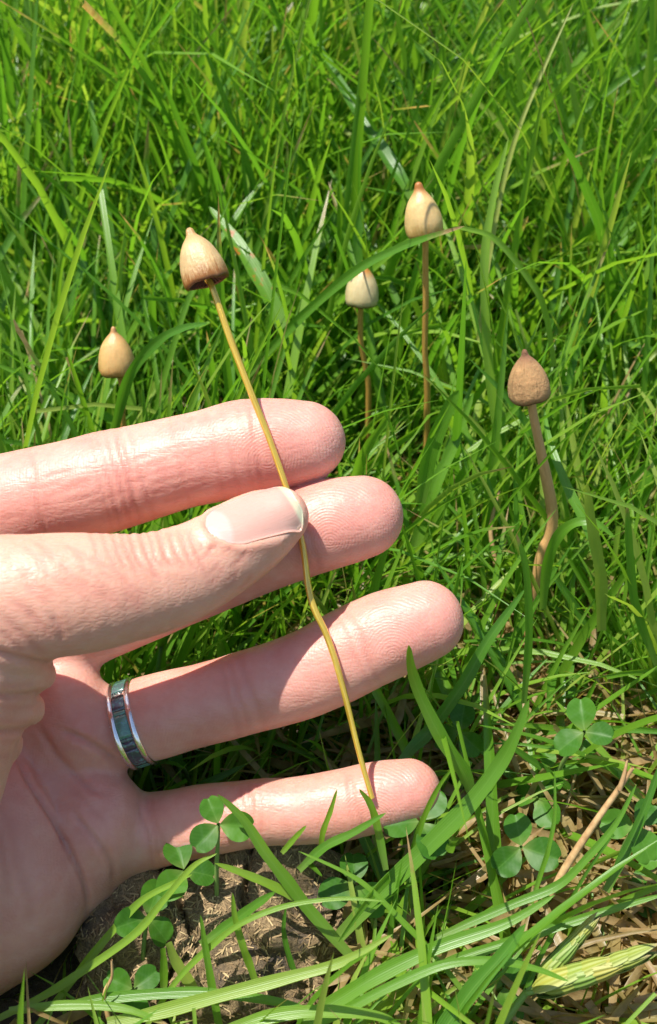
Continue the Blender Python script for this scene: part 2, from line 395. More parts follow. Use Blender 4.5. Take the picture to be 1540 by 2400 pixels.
def build_hand():
    thumb = field(segs(THUMB), flat=0.82)
    # thenar mass and the bunched skin folds below the thumb
    P3 = field(segs(chain([(-95, 1480, 23, 150), (-210, 1740, 26, 220), (-335, 1960, 25, 262), (-420, 2080, 10, 270)])) + ball(62, 1476, 24, 90) + ball(20, 1500, 24, 92), 3.0)
    for nodes in ([(-160, 1600, 27, 90), (20, 1586, 24, 66), (88, 1582, 21, 42)], [(-160, 1690, 27, 90), (0, 1668, 22.5, 68), (60, 1662, 19.5, 44)], [(-170, 1790, 26, 95), (-60, 1760, 22, 75), (4, 1748, 18, 48)]):
        P3 = smin(P3, field(segs(chain(nodes, 3))), 1.6)
    T = smin(thumb, P3, 1.3)
    # palm plate with pads under the fingers
    P1 = field(ball(150, 1635, -5, 92) + ball(190, 1715, -5, 92) + segs(chain([(222, 1890, -5.5, 84), (218, 1950, -5.5, 92)]))
               + ball(60, 1700, -8, 120) + ball(90, 1840, -8.5, 130) + ball(120, 1980, -8, 120) + ball(175, 2020, -8, 110) + ball(140, 2060, -8.5, 104)
               + segs(chain([(0, 1770, -11, 140), (-200, 1950, -10, 190), (-480, 2080, -8, 240)])) + segs(chain([(-90, 1570, -11, 140), (-300, 1850, -8, 200), (-500, 2030, -8, 240)]))
               + segs(chain([(-230, 1290, -8, 150), (-380, 1700, -8, 200), (-520, 1980, -8, 240)])) + segs(chain([(60, 1985, -12, 130), (-150, 2080, -9, 180), (-480, 2170, -8, 230)])), 5.0)
    # heel of the hand (hypothenar) in front of the long crease
    P2 = field(segs(chain([(-70, 1830, 0, 130), (-25, 1900, 0, 138), (18, 2000, -1, 150), (40, 2090, -3.5, 160), (-40, 2150, -5.5, 162), (-220, 2215, -2, 190), (-480, 2210, 2, 240)])), 2.0)
    F = smin(P1, P2, 0.7)
    kx = np.clip((-18 - gx) / 25, 0, 1); kk = (0.5 + 2.4 * kx * kx * (3 - 2 * kx))[:, None, None].astype(np.float32)
    for fin in (INDEX, MIDDLE, RING, LITTLE):
        F = smin(F, field(segs(fin), flat=0.95), kk)
    kt = np.clip((-62 - gx) / 25, 0, 1); kt = (0.4 + 7 * kt)[:, None, None].astype(np.float32)
    F = smin(F, T, kt)
    # wrist and forearm, running off to the left towards the viewer
    w0 = HP(-500, 2060, -4); dv = np.array([-0.86, 0.06, 0.50]); dv /= np.linalg.norm(dv)
    arm = [(w0, 20.0, w0 + dv * 40, 22.0), (w0 + dv * 40, 22.0, w0 + dv * 120, 30.0), (w0 + dv * 120, 30.0, w0 + dv * 215, 36.0)]
    F = smin(F, field(arm), 8.0)
    v, f = surface_nets(F, gx, gy, gz)
    n = vert_normals(v, f)
    # laplacian polish along the surface
    e = np.vstack([f[:, [0, 1]], f[:, [1, 2]], f[:, [2, 3]], f[:, [3, 0]]])
    for it in range(3):
        s = np.zeros_like(v); c = np.zeros(len(v))
        np.add.at(s, e[:, 0], v[e[:, 1]]); np.add.at(c, e[:, 0], 1)
        v = v + 0.5 * (s / np.maximum(c, 1)[:, None] - v)
    n = vert_normals(v, f)
    k = (DH * 1000) / (DH * 1000 - v[:, 2]) * PXMM
    px, py = 770 + v[:, 0] * k, 1200 - v[:, 1] * k
    crease = np.zeros(len(v)); disp = np.zeros(len(v))
    def groove(pts, depth, wid, wr=(-40, 60), front=0.05, soft=1.0):
        nonlocal crease, disp
        q = catmull(pts, 8)
        x0, x1 = q[:, 0].min() - wid * 6, q[:, 0].max() + wid * 6; y0, y1 = q[:, 1].min() - wid * 6, q[:, 1].max() + wid * 6
        m = np.where((px > x0) & (px < x1) & (py > y0) & (py < y1) & (v[:, 2] > wr[0]) & (v[:, 2] < wr[1]) & (n[:, 2] > front))[0]
        best = np.full(len(m), 1e9); par = np.zeros(len(m))
        for i in range(len(q) - 1):
            a, b = q[i], q[i + 1]; ab = b - a
            t = np.clip(((px[m] - a[0]) * ab[0] + (py[m] - a[1]) * ab[1]) / (ab @ ab + 1e-9), 0, 1)
            d = np.hypot(px[m] - a[0] - t * ab[0], py[m] - a[1] - t * ab[1])
            u = d < best; best[u] = d[u]; par[u] = (i + t[u]) / (len(q) - 1)
        fade = np.clip(np.minimum(par, 1 - par) * 6, 0.25, 1)
        g1 = np.exp(-(best / wid) ** 2) * fade; g2 = np.exp(-(best / (wid * 3)) ** 2) * fade
        disp[m] += -depth * g1 + 0.35 * depth * g2 * soft
        crease[m] = np.maximum(crease[m], 0.7 * g1 + 0.35 * g2)
    B = (-40, 11)   # fingers and palm only
    rr = random.Random(3)
    def across(fin, x, depth, wid, dx=0, span=1.05, jit=5, wr=B):
        # crease across a finger at picture column x
        pts = np.array([[770 + p[0] * PXMM * DH * 1000 / (DH * 1000 - p[2]), 1200 - p[1] * PXMM * DH * 1000 / (DH * 1000 - p[2]), r * PXMM] for p, r in fin])
        i = int(np.argmin(np.abs(pts[:, 0] - x))); i = min(max(i, 1), len(pts) - 2)
        t = pts[i - 1, :2] - pts[i + 1, :2]; t /= np.linalg.norm(t); nn = np.array([-t[1], t[0]])
        c = np.array([x, np.interp(x, pts[::-1, 0], pts[::-1, 1])]); r = pts[i, 2] * span
        depth *= 1.7
        groove([c + nn * r * s + t * (rr.uniform(-jit, jit) + dx * (1 - s * s)) for s in (-1, -0.5, 0, 0.5, 1)], depth, wid, wr)
    for x, d, wd in [(600, .16, 8), (580, .10, 5), (300, .26, 8), (278, .16, 6), (255, .14, 6), (330, .10, 5), (235, .10, 5), (90, .1, 6), (420, .06, 5), (540, .05, 5), (500, .04, 5)]: across(INDEX, x, d, wd)
    for x, d, wd in [(715, .16, 8), (700, .08, 6)]: across(MIDDLE, x, d, wd)
    for x, d, wd in [(850, .10, 8), (590, .12, 9), (560, .10, 7), (535, .06, 6), (830, .06, 6)]: across(RING, x, d, wd)
    for x, d, wd in [(835, .20, 8), (820, .10, 5), (590, .22, 8), (572, .16, 6), (612, .10, 5), (343, .14, 6), (360, .10, 5), (375, .08, 5)]: across(LITTLE, x, d, wd)
    for k_ in range(26):   # fine lines along the index finger
        x0 = rr.uniform(0, 430); y0 = 1180 - x0 * 0.2 + rr.uniform(-50, 70); ln = rr.uniform(40, 110)
        groove([(x0, y0), (x0 + ln / 2, y0 - ln * .12 + rr.uniform(-4, 4)), (x0 + ln, y0 - ln * .27)], 0.08, 5, B, soft=.3)
    # palm lines
    PB = (-40, 12)
    groove([(134, 1708), (180, 1726), (218, 1745), (255, 1770), (280, 1789)], .8, 9, PB)
    groove([(84, 1700), (110, 1735), (134, 1774), (175, 1814), (215, 1850), (260, 1862)], .55, 9, PB)
    groove([(160, 1890), (200, 1940), (243, 1992), (263, 2032), (264, 2080)], .6, 8, PB)
    groove([(175, 1850), (215, 1895), (255, 1935)], .12, 6, PB); groove([(170, 1930), (200, 1965), (225, 2000)], .12, 6, PB)
    groove([(34, 1761), (62, 1820), (109, 1898), (150, 1970), (187, 2045), (203, 2101), (204, 2140)], 1.0, 7, PB)
    groove([(0, 1870), (28, 1960), (45, 2040), (70, 2120), (75, 2190)], .25, 14, (-40, 20))
    groove([(-10, 1930), (10, 2030), (20, 2120)], .18, 10, (-40, 20))
    groove([(70, 1760), (85, 1830), (100, 1850)], .15, 8, PB)
    # thumb knuckle wrinkles
    TW = (12, 60)
    for x, dp in [(285, .22), (305, .3), (330, .34), (350, .30), (375, .34), (398, .28), (425, .2), (445, .15), (265, .14), (240, .10), (215, .1)]:
        j = rr.uniform(-5, 5)
        groove([(x + j - 8, 1232), (x + 6, 1275), (x + 20 + j, 1310), (x + 42, 1345 + rr.uniform(-15, 25))], dp, rr.uniform(5, 8), TW, front=-0.4)
    for k_ in range(44):
        x0 = rr.uniform(20, 330); y0 = rr.uniform(1265, 1400); ln = rr.uniform(25, 75)
        groove([(x0, y0), (x0 + ln * .5, y0 + ln * .3), (x0 + ln, y0 + ln * .66)], 0.045, 5, TW, soft=.3)
    for k_ in range(12):
        x0 = rr.uniform(430, 560); y0 = rr.uniform(1300, 1400)
        groove([(x0, y0), (x0 + 25, y0 - 20), (x0 + 40, y0 - 45)], 0.07, 4, TW, soft=.3)
    groove([(118, 1440), (137, 1470), (150, 1512)], .35, 10, TW, front=-.4)
    groove([(0, 1440), (40, 1478), (80, 1515), (115, 1540)], .28, 9, TW); groove([(0, 1475), (30, 1505), (60, 1530)], .28, 8, TW)
    groove([(60, 1420), (95, 1465), (130, 1505)], .20, 9, TW); groove([(20, 1400), (70, 1440), (110, 1480)], .14, 8, TW)
    for q in ([(-30, 1522), (0, 1530), (62, 1546), (103, 1556), (130, 1550)], [(-30, 1628), (0, 1629), (62, 1630), (110, 1618)], [(-30, 1714), (0, 1713), (56, 1711), (85, 1694)]): groove(q, .8, 10, (8, 70), front=-.3)
    for yy in (1605, 1655, 1690, 1735, 1770): groove([(-10, yy), (40, yy + 3), (85, yy - 2)], .10, 7, (6, 60))
    # gentle unevenness of flesh
    disp += 0.16 * vnoise(v / 6.0, 2) + 0.04 * vnoise(v / 2.6, 5)
    # nail bed
    a = np.array([0.85, 0.525, -0.10]); a /= np.linalg.norm(a)
    bp = np.array([-0.525, 0.85, 0]); bp -= a * (bp @ a); bp /= np.linalg.norm(bp)
    ww = np.cross(a, bp); ww *= np.sign(ww[2])
    phi = R(36)
    nn = math.sin(phi) * bp + math.cos(phi) * ww; bb = math.cos(phi) * bp - math.sin(phi) * ww
    nc = HP(608, 1236, 15.0)
    rel = v - nc; s_, t_, h_ = rel @ a, rel @ bb, rel @ nn
    # rounded outline: length 15, half width 5.0
    def outline(s): # half width along the nail
        x = np.clip((s + 7.6) / 15.2, 0, 1)
        return 4.55 * np.minimum(1, np.sqrt(np.clip(1 - np.clip((0.30 - x) / 0.30, 0, 1) ** 2, 0, 1))) * np.sqrt(np.clip(1 - np.clip((x - 0.80) / 0.22, 0, 1) ** 2.2, 0, 1))
    top = (h_ > 0) & (rel @ nn > 0)
    inside = top & (np.abs(s_) < 7.6)
    edge = np.where(inside, outline(s_) - np.abs(t_), -9)
    disp += np.where(inside, -0.45 * np.clip(edge / 0.5 + 0.3, 0, 1), 0)
    fold = top & (s_ < 5.5) & (s_ > -9.5)
    rim = np.exp(-((np.abs(np.abs(t_) - outline(s_) - 0.55)) / 0.7) ** 2) * (np.abs(t_) < 7) * (s_ > -7.6)
    rim = np.maximum(rim, np.exp(-((s_ + 8.3) / 0.9) ** 2) * (np.abs(t_) < 3.5))
    disp += np.where(fold, 0.38 * rim, 0)
    v = v + n * disp[:, None]
    # attribute: crease, pad, dorsal side of thumb
    pad = np.zeros(len(v)); padco = np.zeros((len(v), 3)); pbest = np.full(len(v), 1e9)
    for fin in (INDEX, MIDDLE, RING, LITTLE):
        c = fin[2][0]; ctr = fin[5][0] + np.array([0, -3.0, 0]); dd = np.hypot(v[:, 0] - c[0], v[:, 1] - c[1]); u = dd < pbest
        pbest[u] = dd[u]; padco[u, :2] = (v[u, :2] - ctr[:2]) / 1000
        pad = np.maximum(pad, np.exp(-(((v[:, 0] - c[0]) / 11) ** 2 + ((v[:, 1] - c[1]) / 9) ** 2)) * (n[:, 2] > 0) * (v[:, 2] < 11.5))
        for q, _ in fin[::4]: pad = np.maximum(pad, 0.35 * np.exp(-((v[:, :2] - q[:2]) ** 2).sum(1) / 150) * (v[:, 2] < 11.5))
    dorsal = np.clip((v[:, 2] - 11) / 3, 0, 1)
    me = mesh_np('hand', v / 1000, f, attrs={'skin': np.stack([crease, pad, dorsal], 1), 'padco': padco})
    hand = add('hand', me, M_skin)
    org = CAM + fwd * DH
    M = Matrix(((1, upv.x, -fwd.x, org.x), (0, upv.y, -fwd.y, org.y), (0, upv.z, -fwd.z, org.z), (0, 0, 0, 1)))
    hand.matrix_world = M
    tag(hand, 'open hand with spread fingers pinching a long mushroom stem under its thumb', 'hand')
    # thumb nail, marched onto the skin
    def sample(p):
        ii = []
        for i, g in enumerate((gx, gy, gz)):
            k = np.clip(np.searchsorted(g, p[:, i]) - 1, 0, len(g) - 2); ii.append((k, np.clip((p[:, i] - g[k]) / (g[k + 1] - g[k]), 0, 1)))
        r = 0
        for dx in (0, 1):
            for dy in (0, 1):
                for dz in (0, 1):
                    wgt = 1
                    for (k, t), d in zip(ii, (dx, dy, dz)): wgt = wgt * (t if d else 1 - t)
                    r = r + wgt * thumb[ii[0][0] + dx, ii[1][0] + dy, ii[2][0] + dz]
        return r
    NS, NT = 40, 25
    S = np.linspace(-7.6, 7.6, NS); T_ = np.linspace(-1, 1, NT)
    gs = np.repeat(S, NT); gt = np.tile(T_, NS); hw = outline(gs); hw = np.maximum(hw, 0.25)
    base = nc + gs[:, None] * a + (gt * hw)[:, None] * bb
    hgt = np.full(len(gs), 14.0)
    for _ in range(60):
        d = sample(base + hgt[:, None] * nn); hgt -= np.clip(d, -1, 1) * 0.6
    # smooth the plate and give it its transverse arch
    hh = hgt.reshape(NS, NT)
    for _ in range(6):
        hp = np.pad(hh, 1, mode='edge'); hh = (hp[:-2, 1:-1] + hp[2:, 1:-1] + hp[1:-1, :-2] + hp[1:-1, 2:] + 2 * hh) / 6
    lift = -0.15 + 0.20 * np.clip((gs + 7.6) / 15.2, 0, 1)
    top_ = base + (hh.ravel() + lift)[:, None] * nn
    bot = top_ - nn * 0.45
    V = np.vstack([top_, bot]); i = np.arange(NS * NT).reshape(NS, NT)
    q1 = np.stack([i[:-1, :-1].ravel(), i[1:, :-1].ravel(), i[1:, 1:].ravel(), i[:-1, 1:].ravel()], 1)
    q2 = q1[:, ::-1] + NS * NT
    loop = np.concatenate([i[0, :], i[1:, -1], i[-1, -2::-1], i[-2:0:-1, 0]])
    nx = np.roll(loop, -1); q3 = np.stack([loop, nx, nx + NS * NT, loop + NS * NT], 1)
    at = np.stack([(gs + 7.6) / 15.2, gt, 0 * gs], 1)
    nail = add('fingernail', mesh_np('fingernail', V / 1000, np.vstack([q1, q2, q3[:, ::-1]]), attrs={'nail': np.vstack([at, at])}), nail_material(), hand)
    nail['label'] = 'short bare thumbnail with a pale half moon'
    return hand, M, v
hand, HM, hv = build_hand()
HMn = np.array(HM)
hworld = hv / 1000 @ HMn[:3, :3].T + HMn[:3, 3]

# occupancy of the hand in the view, used to keep turf from growing through it
CELL, MX0 = 12, -2600
hpx, hpy, hdep = project(hworld)
MW, MH = (1540 + 400 - MX0) // CELL, 3600 // CELL
mmin = np.full((MW, MH), 9.0); mmax = np.full((MW, MH), -9.0)
ci = ((hpx - MX0) // CELL).astype(int); cj = ((hpy + 300) // CELL).astype(int)
ok = (ci >= 0) & (ci < MW) & (cj >= 0) & (cj < MH) & (hdep > 0.02)
np.minimum.at(mmin, (ci[ok], cj[ok]), hdep[ok]); np.maximum.at(mmax, (ci[ok], cj[ok]), hdep[ok])

# ================================================================== RING
def build_ring():
    i = int(np.argmin([abs(p[0] - HP(318, 0, -7)[0]) for p, _ in RING]))
    c, r = RING[i]; c = c + np.array([0.1, 0, 0.0])
    ax = RING[i - 2][0] - RING[i + 2][0]; ax[2] = 0.06 * np.linalg.norm(ax); ax /= np.linalg.norm(ax)
    e1 = np.cross(ax, [0, 0, 1.0]); e1 /= np.linalg.norm(e1); e2 = np.cross(ax, e1)
    if e2[2] < 0: e1, e2 = -e1, -e2
    ringo = bpy.data.objects.new('finger_ring', None); COL.objects.link(ringo); ringo.empty_display_size = 0.01
    ringo.matrix_world = HM @ Matrix.Translation(Vector(c / 1000))
    tag(ringo, 'silver band ring with a row of dark green shell inlay on the ring finger', 'ring')
    silver = N('silver'); nz = silver.noise(silver.obj(), 900, 4, 0.6)
    silver.set(Base_Color=(0.80, 0.78, 0.76), Metallic=1.0, Roughness=silver.math('MULTIPLY_ADD', nz, 0.25, 0.12), Normal=silver.bump(silver.noise(silver.obj(), 500, 3), 0.25, 0.0004))
    ri = r + 0.12; NA = 96
    def lathe(prof, a0=0, a1=2 * math.pi, closed=True):
        n = NA if closed else max(3, int(NA * (a1 - a0) / 2 / math.pi) + 1)
        A = np.linspace(a0, a1, n, endpoint=not closed); V = []
        for a_ in A:
            rad = math.cos(a_) * e1 + math.sin(a_) * e2
            for x, q in prof: V.append((ax * x + rad * q) / 1000)
        k = len(prof); Fc = []
        for j in range(n if closed else n - 1):
            for p in range(k):
                a_, b_ = j * k + p, j * k + (p + 1) % k; c_, d_ = ((j + 1) % n) * k + (p + 1) % k, ((j + 1) % n) * k + p
                Fc.append((a_, b_, c_, d_))
        if not closed:
            pass
        return np.array(V), np.array(Fc)
    def rail(x0, x1):
        m = (x0 + x1) / 2; h = ri + 1.05
        return [(x0, ri), (x1, ri), (x1, h - .35), (x1 - .12 * (1 if x1 > x0 else -1), h - .1), (m, h), (x0 + .12, h - .1), (x0, h - .35)]
    add('band', mesh_np('band', *lathe([(-1.25, ri), (1.25, ri), (1.25, ri + .5), (-1.25, ri + .5)])), silver.m, ringo)
    add('rim', mesh_np('rim', *lathe(rail(-2.3, -1.15))), silver.m, ringo)
    add('rim', mesh_np('rim', *lathe(rail(1.15, 2.3))), silver.m, ringo)
    # shell tiles
    shell = N('shell_inlay'); oi = shell.n('ObjectInfo').outputs['Random']; ob = shell.obj()
    q = shell.noise(ob, 700, 3, 0.6, 1.5)
    base = shell.ramp(oi, [(0.0, (0.05, 0.05, 0.075)), (0.25, (0.06, 0.055, 0.08)), (0.45, (0.07, 0.17, 0.14)), (0.8, (0.09, 0.20, 0.15)), (0.97, (0.12, 0.48, 0.44))])
    col = shell.mix(shell.math('MULTIPLY', shell.math('SUBTRACT', q, 0.48), 5, clamp=True), base, shell.ramp(q, [(0.45, (0.04, 0.12, 0.09)), (0.6, (0.10, 0.30, 0.20)), (0.72, (0.10, 0.14, 0.34))]))
    shell.set(Base_Color=col, Roughness=0.22); shell.b.inputs['Coat Weight'].default_value = 0.6; shell.b.inputs['Coat Roughness'].default_value = 0.1
    lens = [22, 6, 30, 5, 12, 36, 6, 24, 7, 14, 34, 6, 28, 10, 38, 7, 26, 12, 30, 8, 34]
    a_ = R(40); tot = 0; k = 0
    while tot < 350 and k < len(lens):
        L = min(lens[k], 358 - tot)
        V, Fc = lathe([(-1.13, ri + .45), (1.13, ri + .45), (1.13, ri + .82), (1.0, ri + .86), (-1.0, ri + .86), (-1.13, ri + .82)], a_ + R(.5), a_ + R(L - .5), False)
        m = 6; nn_ = len(V) // m
        Fc = np.vstack([Fc, [[0, 5, 4, 1], [1, 4, 3, 2]], [[(nn_ - 1) * m + z for z in (0, 1, 4, 5)], [(nn_ - 1) * m + z for z in (1, 2, 3, 4)]]])
        add('inlay_tile', mesh_np('inlay_tile', V, Fc, smooth=False), shell.m, ringo)
        a_ += R(L); tot += L; k += 1
build_ring()

# ================================================================== MUSHROOMS
def cap_material(name, body, rim, nip, rough=0.36, streak=1.0, bumpy=0.2, nipat=0.79):
    m = N(name); ob = m.obj()
    g = m.sep(m.attr('cap').outputs['Vector'])   # height 0..1, angle 0..1, inside
    ang = m.n('CombineXYZ'); m.l(m.math('MULTIPLY', g[1], 40.0), ang.inputs[0]); m.l(m.math('MULTIPLY', g[0], 2.2), ang.inputs[1])
    st = m.noise(ang.outputs[0], 1.6, 4, 0.7)
    nz = m.noise(ob, 380, 5, 0.65)
    col = m.ramp(nz, [(0.25, tuple(0.78 * c for c in body)), (0.55, body), (0.8, tuple(min(1, 1.12 * c) for c in body))])
    col = m.mix(m.math('MULTIPLY', m.math('SUBTRACT', st, .48), 2.2, clamp=True), col, m.mix(.45, col, rim))
    rf = m.math('MULTIPLY', m.math('SUBTRACT', m.math('MULTIPLY_ADD', st, 0.55 * streak, 0.02), g[0]), 4.0, clamp=True)
    col = m.mix(rf, col, rim)
    nf = m.math('MULTIPLY', m.math('SUBTRACT', m.math('MULTIPLY_ADD', nz, 0.2, g[0]), nipat), 5.0, clamp=True)
    col = m.mix(nf, col, nip)
    edge = m.math('SUBTRACT', 1.0, m.math('MULTIPLY', g[0], 22.0), clamp=True)
    col = m.mix(edge, col, tuple(0.45 * c for c in rim))
    b1 = m.bump(st, bumpy, 0.0006); b2 = m.bump(nz, bumpy * 1.6, 0.0005, b1)
    m.set(Base_Color=col, Roughness=rough, Normal=b2)
    m.b.inputs['Subsurface Weight'].default_value = 0.12; m.b.inputs['Subsurface Scale'].default_value = 0.001
    return m.m
def stem_material(name, c0, c1, rough, metalish=0.0, coat=0.0):
    m = N(name); g = m.sep(m.attr('cap').outputs['Vector'])
    v_ = m.n('CombineXYZ'); m.l(m.math('MULTIPLY', g[1], 9.0), v_.inputs[0]); m.l(m.math('MULTIPLY', g[0], 14.0), v_.inputs[1])
    s = m.noise(v_.outputs[0], 1.0, 4, 0.6)
    m.set(Base_Color=m.ramp(s, [(0.3, c0), (0.7, c1)]), Roughness=rough, Metallic=metalish, Normal=m.bump(s, 0.35, 0.0003))
    m.b.inputs['Coat Weight'].default_value = coat; m.b.inputs['Coat Roughness'].default_value = 0.12
    return m.m
gill = N('gills'); ga = gill.sep(gill.attr('cap').outputs['Vector'])
gs_ = gill.math('SINE', gill.math('MULTIPLY', ga[1], 2 * math.pi * 34))
gill.set(Base_Color=gill.mix(gill.math('MULTIPLY_ADD', gs_, 0.5, 0.5), (0.05, 0.022, 0.012), (0.17, 0.085, 0.045)), Roughness=0.8, Normal=gill.bump(gs_, 0.8, 0.0004))
PROF_A = [(0, 1.0), (.08, .992), (.15, .965), (.185, .925), (.215, .875), (.29, .83), (.46, .755), (.64, .65), (.79, .52), (.90, .38), (.965, .25), (.995, .13), (1.0, .07), (.985, .025), (.945, -.006), (.89, -.014), (.83, .01)]
PROF_B = [(0, 1.0), (.09, .99), (.17, .965), (.215, .92), (.25, .87), (.34, .81), (.51, .73), (.69, .63), (.84, .51), (.95, .38), (1.0, .27), (1.0, .17), (.97, .09), (.93, .03), (.88, .0), (.83, -.01), (.80, .02)]
PROF_EGG = [(0, 1.0), (.065, .992), (.12, .965), (.15, .925), (.18, .885), (.26, .845), (.44, .775), (.63, .68), (.80, .56), (.92, .43), (.985, .30), (1.0, .19), (.99, .11), (.93, .04), (.84, .0), (.74, -.02), (.66, .0)]
def cap_mesh(prof, rad, hgt, seed, wob=0.03, flat=0.0):
    NA = 64; pr = catmull(prof, 3); V, A = [], []
    for j, (x, y) in enumerate(pr):
        th = np.linspace(0, 2 * math.pi, NA, endpoint=False)
        q = np.stack([np.cos(th) * 1.6, np.sin(th) * 1.6, np.full(NA, y * 3.0)], 1)
        k = 1 + wob * vnoise(q, seed) + wob * 0.35 * vnoise(np.stack([np.cos(th) * 9, np.sin(th) * 9, np.full(NA, y * 1.5)], 1), seed + 1) * (1 - max(0, y)) 
        bend = 0.06 * max(0, y - .75) * 4
        V.append(np.stack([x * rad * np.cos(th) * k + rad * bend * flat, x * rad * np.sin(th) * k, np.full(NA, y * hgt) + 0.02 * hgt * vnoise(q * 1.3, seed + 7) * (y < .3)], 1))
        A.append(np.stack([np.full(NA, max(0, y)), th / 2 / math.pi, 0 * th], 1))
    n = len(pr); i = np.arange(n * NA).reshape(n, NA); nx = np.roll(i, -1, 1)
    f = np.stack([i[:-1].ravel(), i[1:].ravel(), nx[1:].ravel(), nx[:-1].ravel()], 1)
    return np.vstack(V), f, np.vstack(A)
def gill_mesh(rad, hgt, y0=0.02):
    NA = 136; V, A = [], []
    for j, (x, y) in enumerate([(.985, .0), (.8, .04), (.55, .10), (.3, .17), (.05, .22)]):
        th = np.linspace(0, 2 * math.pi, NA, endpoint=False)
        z = (y + y0 + 0.025 * np.cos(th * 34)) * hgt
        V.append(np.stack([x * rad * np.cos(th), x * rad * np.sin(th), z], 1)); A.append(np.stack([0 * th, th / 2 / math.pi, 0 * th], 1))
    i = np.arange(5 * NA).reshape(5, NA); nx = np.roll(i, -1, 1)
    f = np.stack([i[:-1].ravel(), i[1:].ravel(), nx[1:].ravel(), nx[:-1].ravel()], 1)
    return np.vstack(V), f, np.vstack(A)
def tube(pts, radii, sides=14, wob=0.05, seed=1, twist=0.0):
    P = catmull(pts, 8); Rr = np.interp(np.linspace(0, 1, len(P)), np.linspace(0, 1, len(radii)), radii)
    T = np.gradient(P, axis=0); T /= np.linalg.norm(T, axis=1, keepdims=True)
    ref = np.array([1.0, 0.1, 0.05]); V, A = [], []
    th = np.linspace(0, 2 * math.pi, sides, endpoint=False)
    for j in range(len(P)):
        e1 = np.cross(T[j], ref); e1 /= np.linalg.norm(e1); e2 = np.cross(T[j], e1)
        ph = th + twist * j / len(P)
        rr = Rr[j] * (1 + wob * vnoise(np.stack([np.cos(ph) * 1.5, np.sin(ph) * 1.5, np.full(sides, j * .25)], 1), seed) + 0.10 * np.cos(2 * ph))
        V.append(P[j] + np.cos(ph)[:, None] * rr[:, None] * e1 + np.sin(ph)[:, None] * rr[:, None] * e2)
        A.append(np.stack([np.full(sides, j / (len(P) - 1)), th / 2 / math.pi, 0 * th], 1))
    n = len(P); V.append(P[:1]); V.append(P[-1:]); A.append(np.zeros((1, 3))); A.append(np.array([[1, 0, 0.]]))
    i = np.arange(n * sides).reshape(n, sides); nx = np.roll(i, -1, 1)
    f = np.stack([i[:-1].ravel(), nx[:-1].ravel(), nx[1:].ravel(), i[1:].ravel()], 1)
    c0, c1 = n * sides, n * sides + 1
    e0 = np.stack([nx[0], i[0], np.full(sides, c0), np.full(sides, c0)], 1)
    return np.vstack(V), f, np.vstack(A)

CAPS = []    # px, py, radius px, depth: turf keeps clear
def mushroom(label, group, cap_base, axis_dir, rad, hgt, prof, capmat, stem_pts, stem_r, stemmat, seed, origin, flat=0.0, spin=0.0):
    t = bpy.data.objects.new('mushroom', None); COL.objects.link(t); t.empty_display_size = 0.01
    t.location = origin
    tag(t, label, 'mushroom', group)
    V, f, A = cap_mesh(prof, rad, hgt, seed, flat=flat)
    q = Vector(axis_dir).to_track_quat('Z', 'Y').to_matrix() @ Matrix.Rotation(spin, 3, 'Z')
    Q = np.array(q)
    off = np.array(cap_base) - np.array(origin)
    cap = add('cap', mesh_np('cap', V, f, attrs={'cap': A}), capmat, t); cap.matrix_local = Matrix.Translation(Vector(off)) @ q.to_4x4()
    V, f, A = gill_mesh(rad * prof[-1][0] * 1.03, hgt)
    gl = add('gills', mesh_np('gills', V, f, attrs={'cap': A}), gill.m, cap)
    V, f, A = tube(np.array(stem_pts) - np.array(origin), stem_r, seed=seed)
    add('stem', mesh_np('stem', V, f, attrs={'cap': A}), stemmat, t)
    c = np.array([np.array(cap_base) + np.array(Vector(axis_dir).normalized()) * hgt * .45])
    x, y, d = project(c); CAPS.append((x[0], y[0], rad / d[0] * DH * PXMM * 1000 * 1.45, d[0]))
    sp = catmull(stem_pts, 6); x, y, d = project(sp); z = sp[:, 2]
    for k in range(len(sp)):
        if z[k] > (0.006 if sp[0][1] < .2 else 0.022): CAPS.append((x[k], y[k], 13, d[k]))
    return t

capA = cap_material('cap_pale_buff', (0.56, 0.38, 0.17), (0.24, 0.095, 0.02), (0.44, 0.25, 0.09), streak=1.1, bumpy=0.3)
capB = cap_material('cap_cream', (0.60, 0.41, 0.165), (0.48, 0.255, 0.06), (0.34, 0.13, 0.028), streak=0.85, rough=0.38)
capC = cap_material('cap_ivory', (0.53, 0.425, 0.215), (0.27, 0.13, 0.04), (0.40, 0.17, 0.035), streak=0.30, rough=0.33, nipat=0.70)
capD = cap_material('cap_tan', (0.56, 0.34, 0.12), (0.44, 0.205, 0.05), (0.42, 0.22, 0.08), streak=0.8, rough=0.4)
capE = cap_material('cap_dry_brown', (0.40, 0.225, 0.09), (0.31, 0.135, 0.045), (0.23, 0.105, 0.05), streak=0.5, rough=0.8, bumpy=0.75)
stG = stem_material('stem_gold', (0.44, 0.26, 0.015), (0.92, 0.64, 0.09), 0.17, 0.5, 0.9)
stB = stem_material('stem_brown', (0.30, 0.15, 0.03), (0.58, 0.33, 0.08), 0.34, 0.0, 0.4)
stT = stem_material('stem_tan', (0.48, 0.255, 0.09), (0.64, 0.38, 0.15), 0.7)

def hw(px, py, wmm): return np.array(HM @ Vector(HP(px, py, wmm) / 1000))
def hdir(u, v_, w_): return HM.to_3x3() @ Vector((u, v_, w_))
